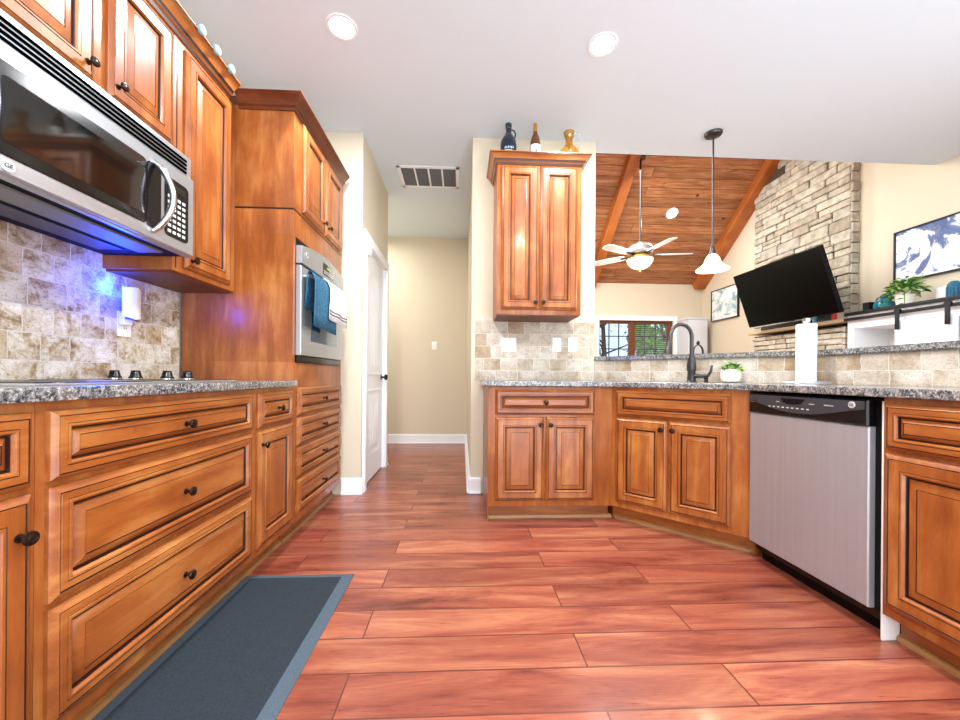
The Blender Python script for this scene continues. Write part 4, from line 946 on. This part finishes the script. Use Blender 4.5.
# art
def art(y0, y1, z0, z1, m, label, fr='iron'):
    t = thing('framed_picture', label, 'picture', (XR, (y0+y1)/2, (z0+z1)/2), R(-90))
    hw = (y1-y0)/2; hh = (z1-z0)/2; b = MB()
    b.box(-hw, hw, -.022, -.004, -hh, hh, m); b.build('print', t, smooth=False)
    b = MB()
    for a in ((-hw-.012, hw+.012, hh, hh+.012), (-hw-.012, hw+.012, -hh-.012, -hh), (-hw-.012, -hw, -hh, hh), (hw, hw+.012, -hh, hh)): b.box(a[0], a[1], -.035, -.001, a[2], a[3], fr)
    b.build('frame', t, smooth=False)
art(2.50, 3.57, 1.90, 2.37, 'art', 'wide marbled blue and white picture in a thin black frame over the console')
art(5.73, 6.34, 1.91, 2.40, 'art2', 'small pale picture in a dark frame near the far corner')
# white console with barn doors : front X=3.85, local x -> -Y
cs = thing('barn_door_console', 'tall white console cabinet with sliding barn doors and black rail', 'cabinet', (3.85, 3.675, 0), R(-90))
CW = 1.75; CH = 1.605
b = MB(); 
b.box(0, .06, 0, .39, 0, CH-.03, 'shiplap'); b.box(CW-.06, CW, 0, .39, 0, CH-.03, 'shiplap'); b.box(.06, CW-.06, .37, .39, 0, CH-.03, 'shiplap'); b.box(.06, CW-.06, 0, .37, CH-.16, CH-.03, 'shiplap'); b.box(.06, CW-.06, 0, .37, 0, .10, 'shiplap')
b.box(.42, .46, 0, .37, .10, CH-.16, 'shiplap'); b.box(CW-.46, CW-.42, 0, .37, .10, CH-.16, 'shiplap'); b.box(.06, CW-.06, .02, .37, 1.0, 1.03, 'shiplap'); b.box(.06, CW-.06, .02, .37, .55, .58, 'shiplap'); b.build('console_body', cs, smooth=False)
b = MB(); b.box(-.01, CW+.01, -.03, .395, CH-.03, CH, 'iron', .003); b.build('console_top', cs)['label'] = 'dark wood top board'
b = MB(); b.box(.0, CW, -.045, -.036, CH-.085, CH-.055, 'iron', .002)
for x in (.1, .6, 1.15, 1.65): b.cyl((x, -.036, CH-.07), (x, 0, CH-.07), .008, 'iron')
b.build('rail', cs)
for x0 in (.45,):
    b = MB(); 
    for k in range(8): b.box(x0, x0+.42, -.028, -.008, .1+k*.17, .1+k*.17+.167, 'shiplap', .003)
    for a in ((x0, x0+.05), (x0+.37, x0+.42)): b.box(a[0], a[1], -.034, -.026, .1, 1.46, 'shiplap', .002)
    bd = b.build('barn_door', cs)
    for x in (x0+.03, x0+.38): b = MB(); b.box(x-.016, x+.016, -.056, -.046, CH-.22, CH-.045, 'iron', .002); b.cyl((x, -.058, CH-.06), (x, -.036, CH-.06), .024, 'iron'); b.box(x-.006, x+.006, -.05, -.03, CH-.2, CH-.19, 'iron'); b.build('door_hanger', bd)
# things on console
z0 = CH+.0005
t = thing('speaker_box', 'small black box at the left end of the white console', 'speaker', (4.03, 3.62, z0)); b = MB(); b.box(-.05, .05, -.035, .035, 0, .10, 'blackmat', .004); b.build('speaker_body', t); b = MB(); b.box(-.052, -.0495, -.03, .03, .008, .092, 'charcoal'); b.build('speaker_grille', t)
t = thing('glass_jug', 'squat teal glass jug with small handle on the console beside the plant', 'jug', (3.99, 3.465, z0)); b = MB(); b.lathe([(.055, 0), (.07, .01), (.078, .04), (.07, .07), (.035, .095), (.026, .11), (.028, .13), (.032, .135), (.02, .134), (.018, .11), (0, .09)], 'teal'); b.build('jug_body', t); b = MB(); b.tube([(0, .025, .125), (0, .055, .125), (0, .07, .105), (0, .065, .075)], .007, 'teal', 8); b.build('handle', t)
t = thing('potted_plant', 'trailing green and cream houseplant in a pale pot on the white console', 'plant', (3.96, 3.27, z0)); b = MB(); b.lathe([(.045, 0), (.055, .01), (.063, .09), (.066, .10), (.058, .10), (.055, .085), (0, .085)], 'pot'); b.build('pot', t)
b = MB(); rd = random.Random(5); leafcluster(b, 170, .105, .16, .06, ['leaf', 'leaf', 'leaf_var'], rd, .04)
for s_, dy in ((0, .13), (1, .15), (2, -.12)):
    pts = [(-.05-.02*k, dy*(.3+.15*k), .02-.035*k*(.5+.2*k)) for k in range(4)]
    b.tube(pts, .003, 'leaf', 5)
    for p in pts:
        mt = Matrix.Translation(p) @ Matrix.Rotation(rd.random()*6, 4, 'Z'); b.add([(0, 0, 0), (.015, .025, .005), (0, .05, -.01), (-.015, .025, .005)], [(0, 1, 2, 3)], 'leaf', mt)
o = b.build('foliage', t, smooth=False); o.location = (0, 0, .10)
t = thing('photo_frame', 'small white frame standing on the console between plant and blue box', 'frame', (4.06, 3.07, z0)); b = MB(); b.box(-.01, .01, -.045, .045, 0, .13, 'white', .002); b.build('frame_border', t); b = MB(); b.box(-.0115, -.0095, -.032, .032, .015, .115, 'paper'); b.build('frame_print', t)
t = thing('ribbed_vase', 'dark blue ribbed glass vase on the console at the right picture edge', 'vase', (3.97, 2.93, z0)); b = MB(); n = 28; prof = [(.036, 0), (.040, .01), (.042, .10), (.036, .125), (.03, .13)]
b.lathe(prof, 'towel_blue'); 
for k in range(14): a = 2*PI*k/14; b.cyl((.041*math.cos(a), .041*math.sin(a), .008), (.041*math.cos(a), .041*math.sin(a), .10), .0045, 'towel_blue', 8)
b.build('vase_body', t); b = MB(); b.lathe([(.028, .1305), (.022, .142), (0, .145)], 'towel_blue'); b.build('lid', t)
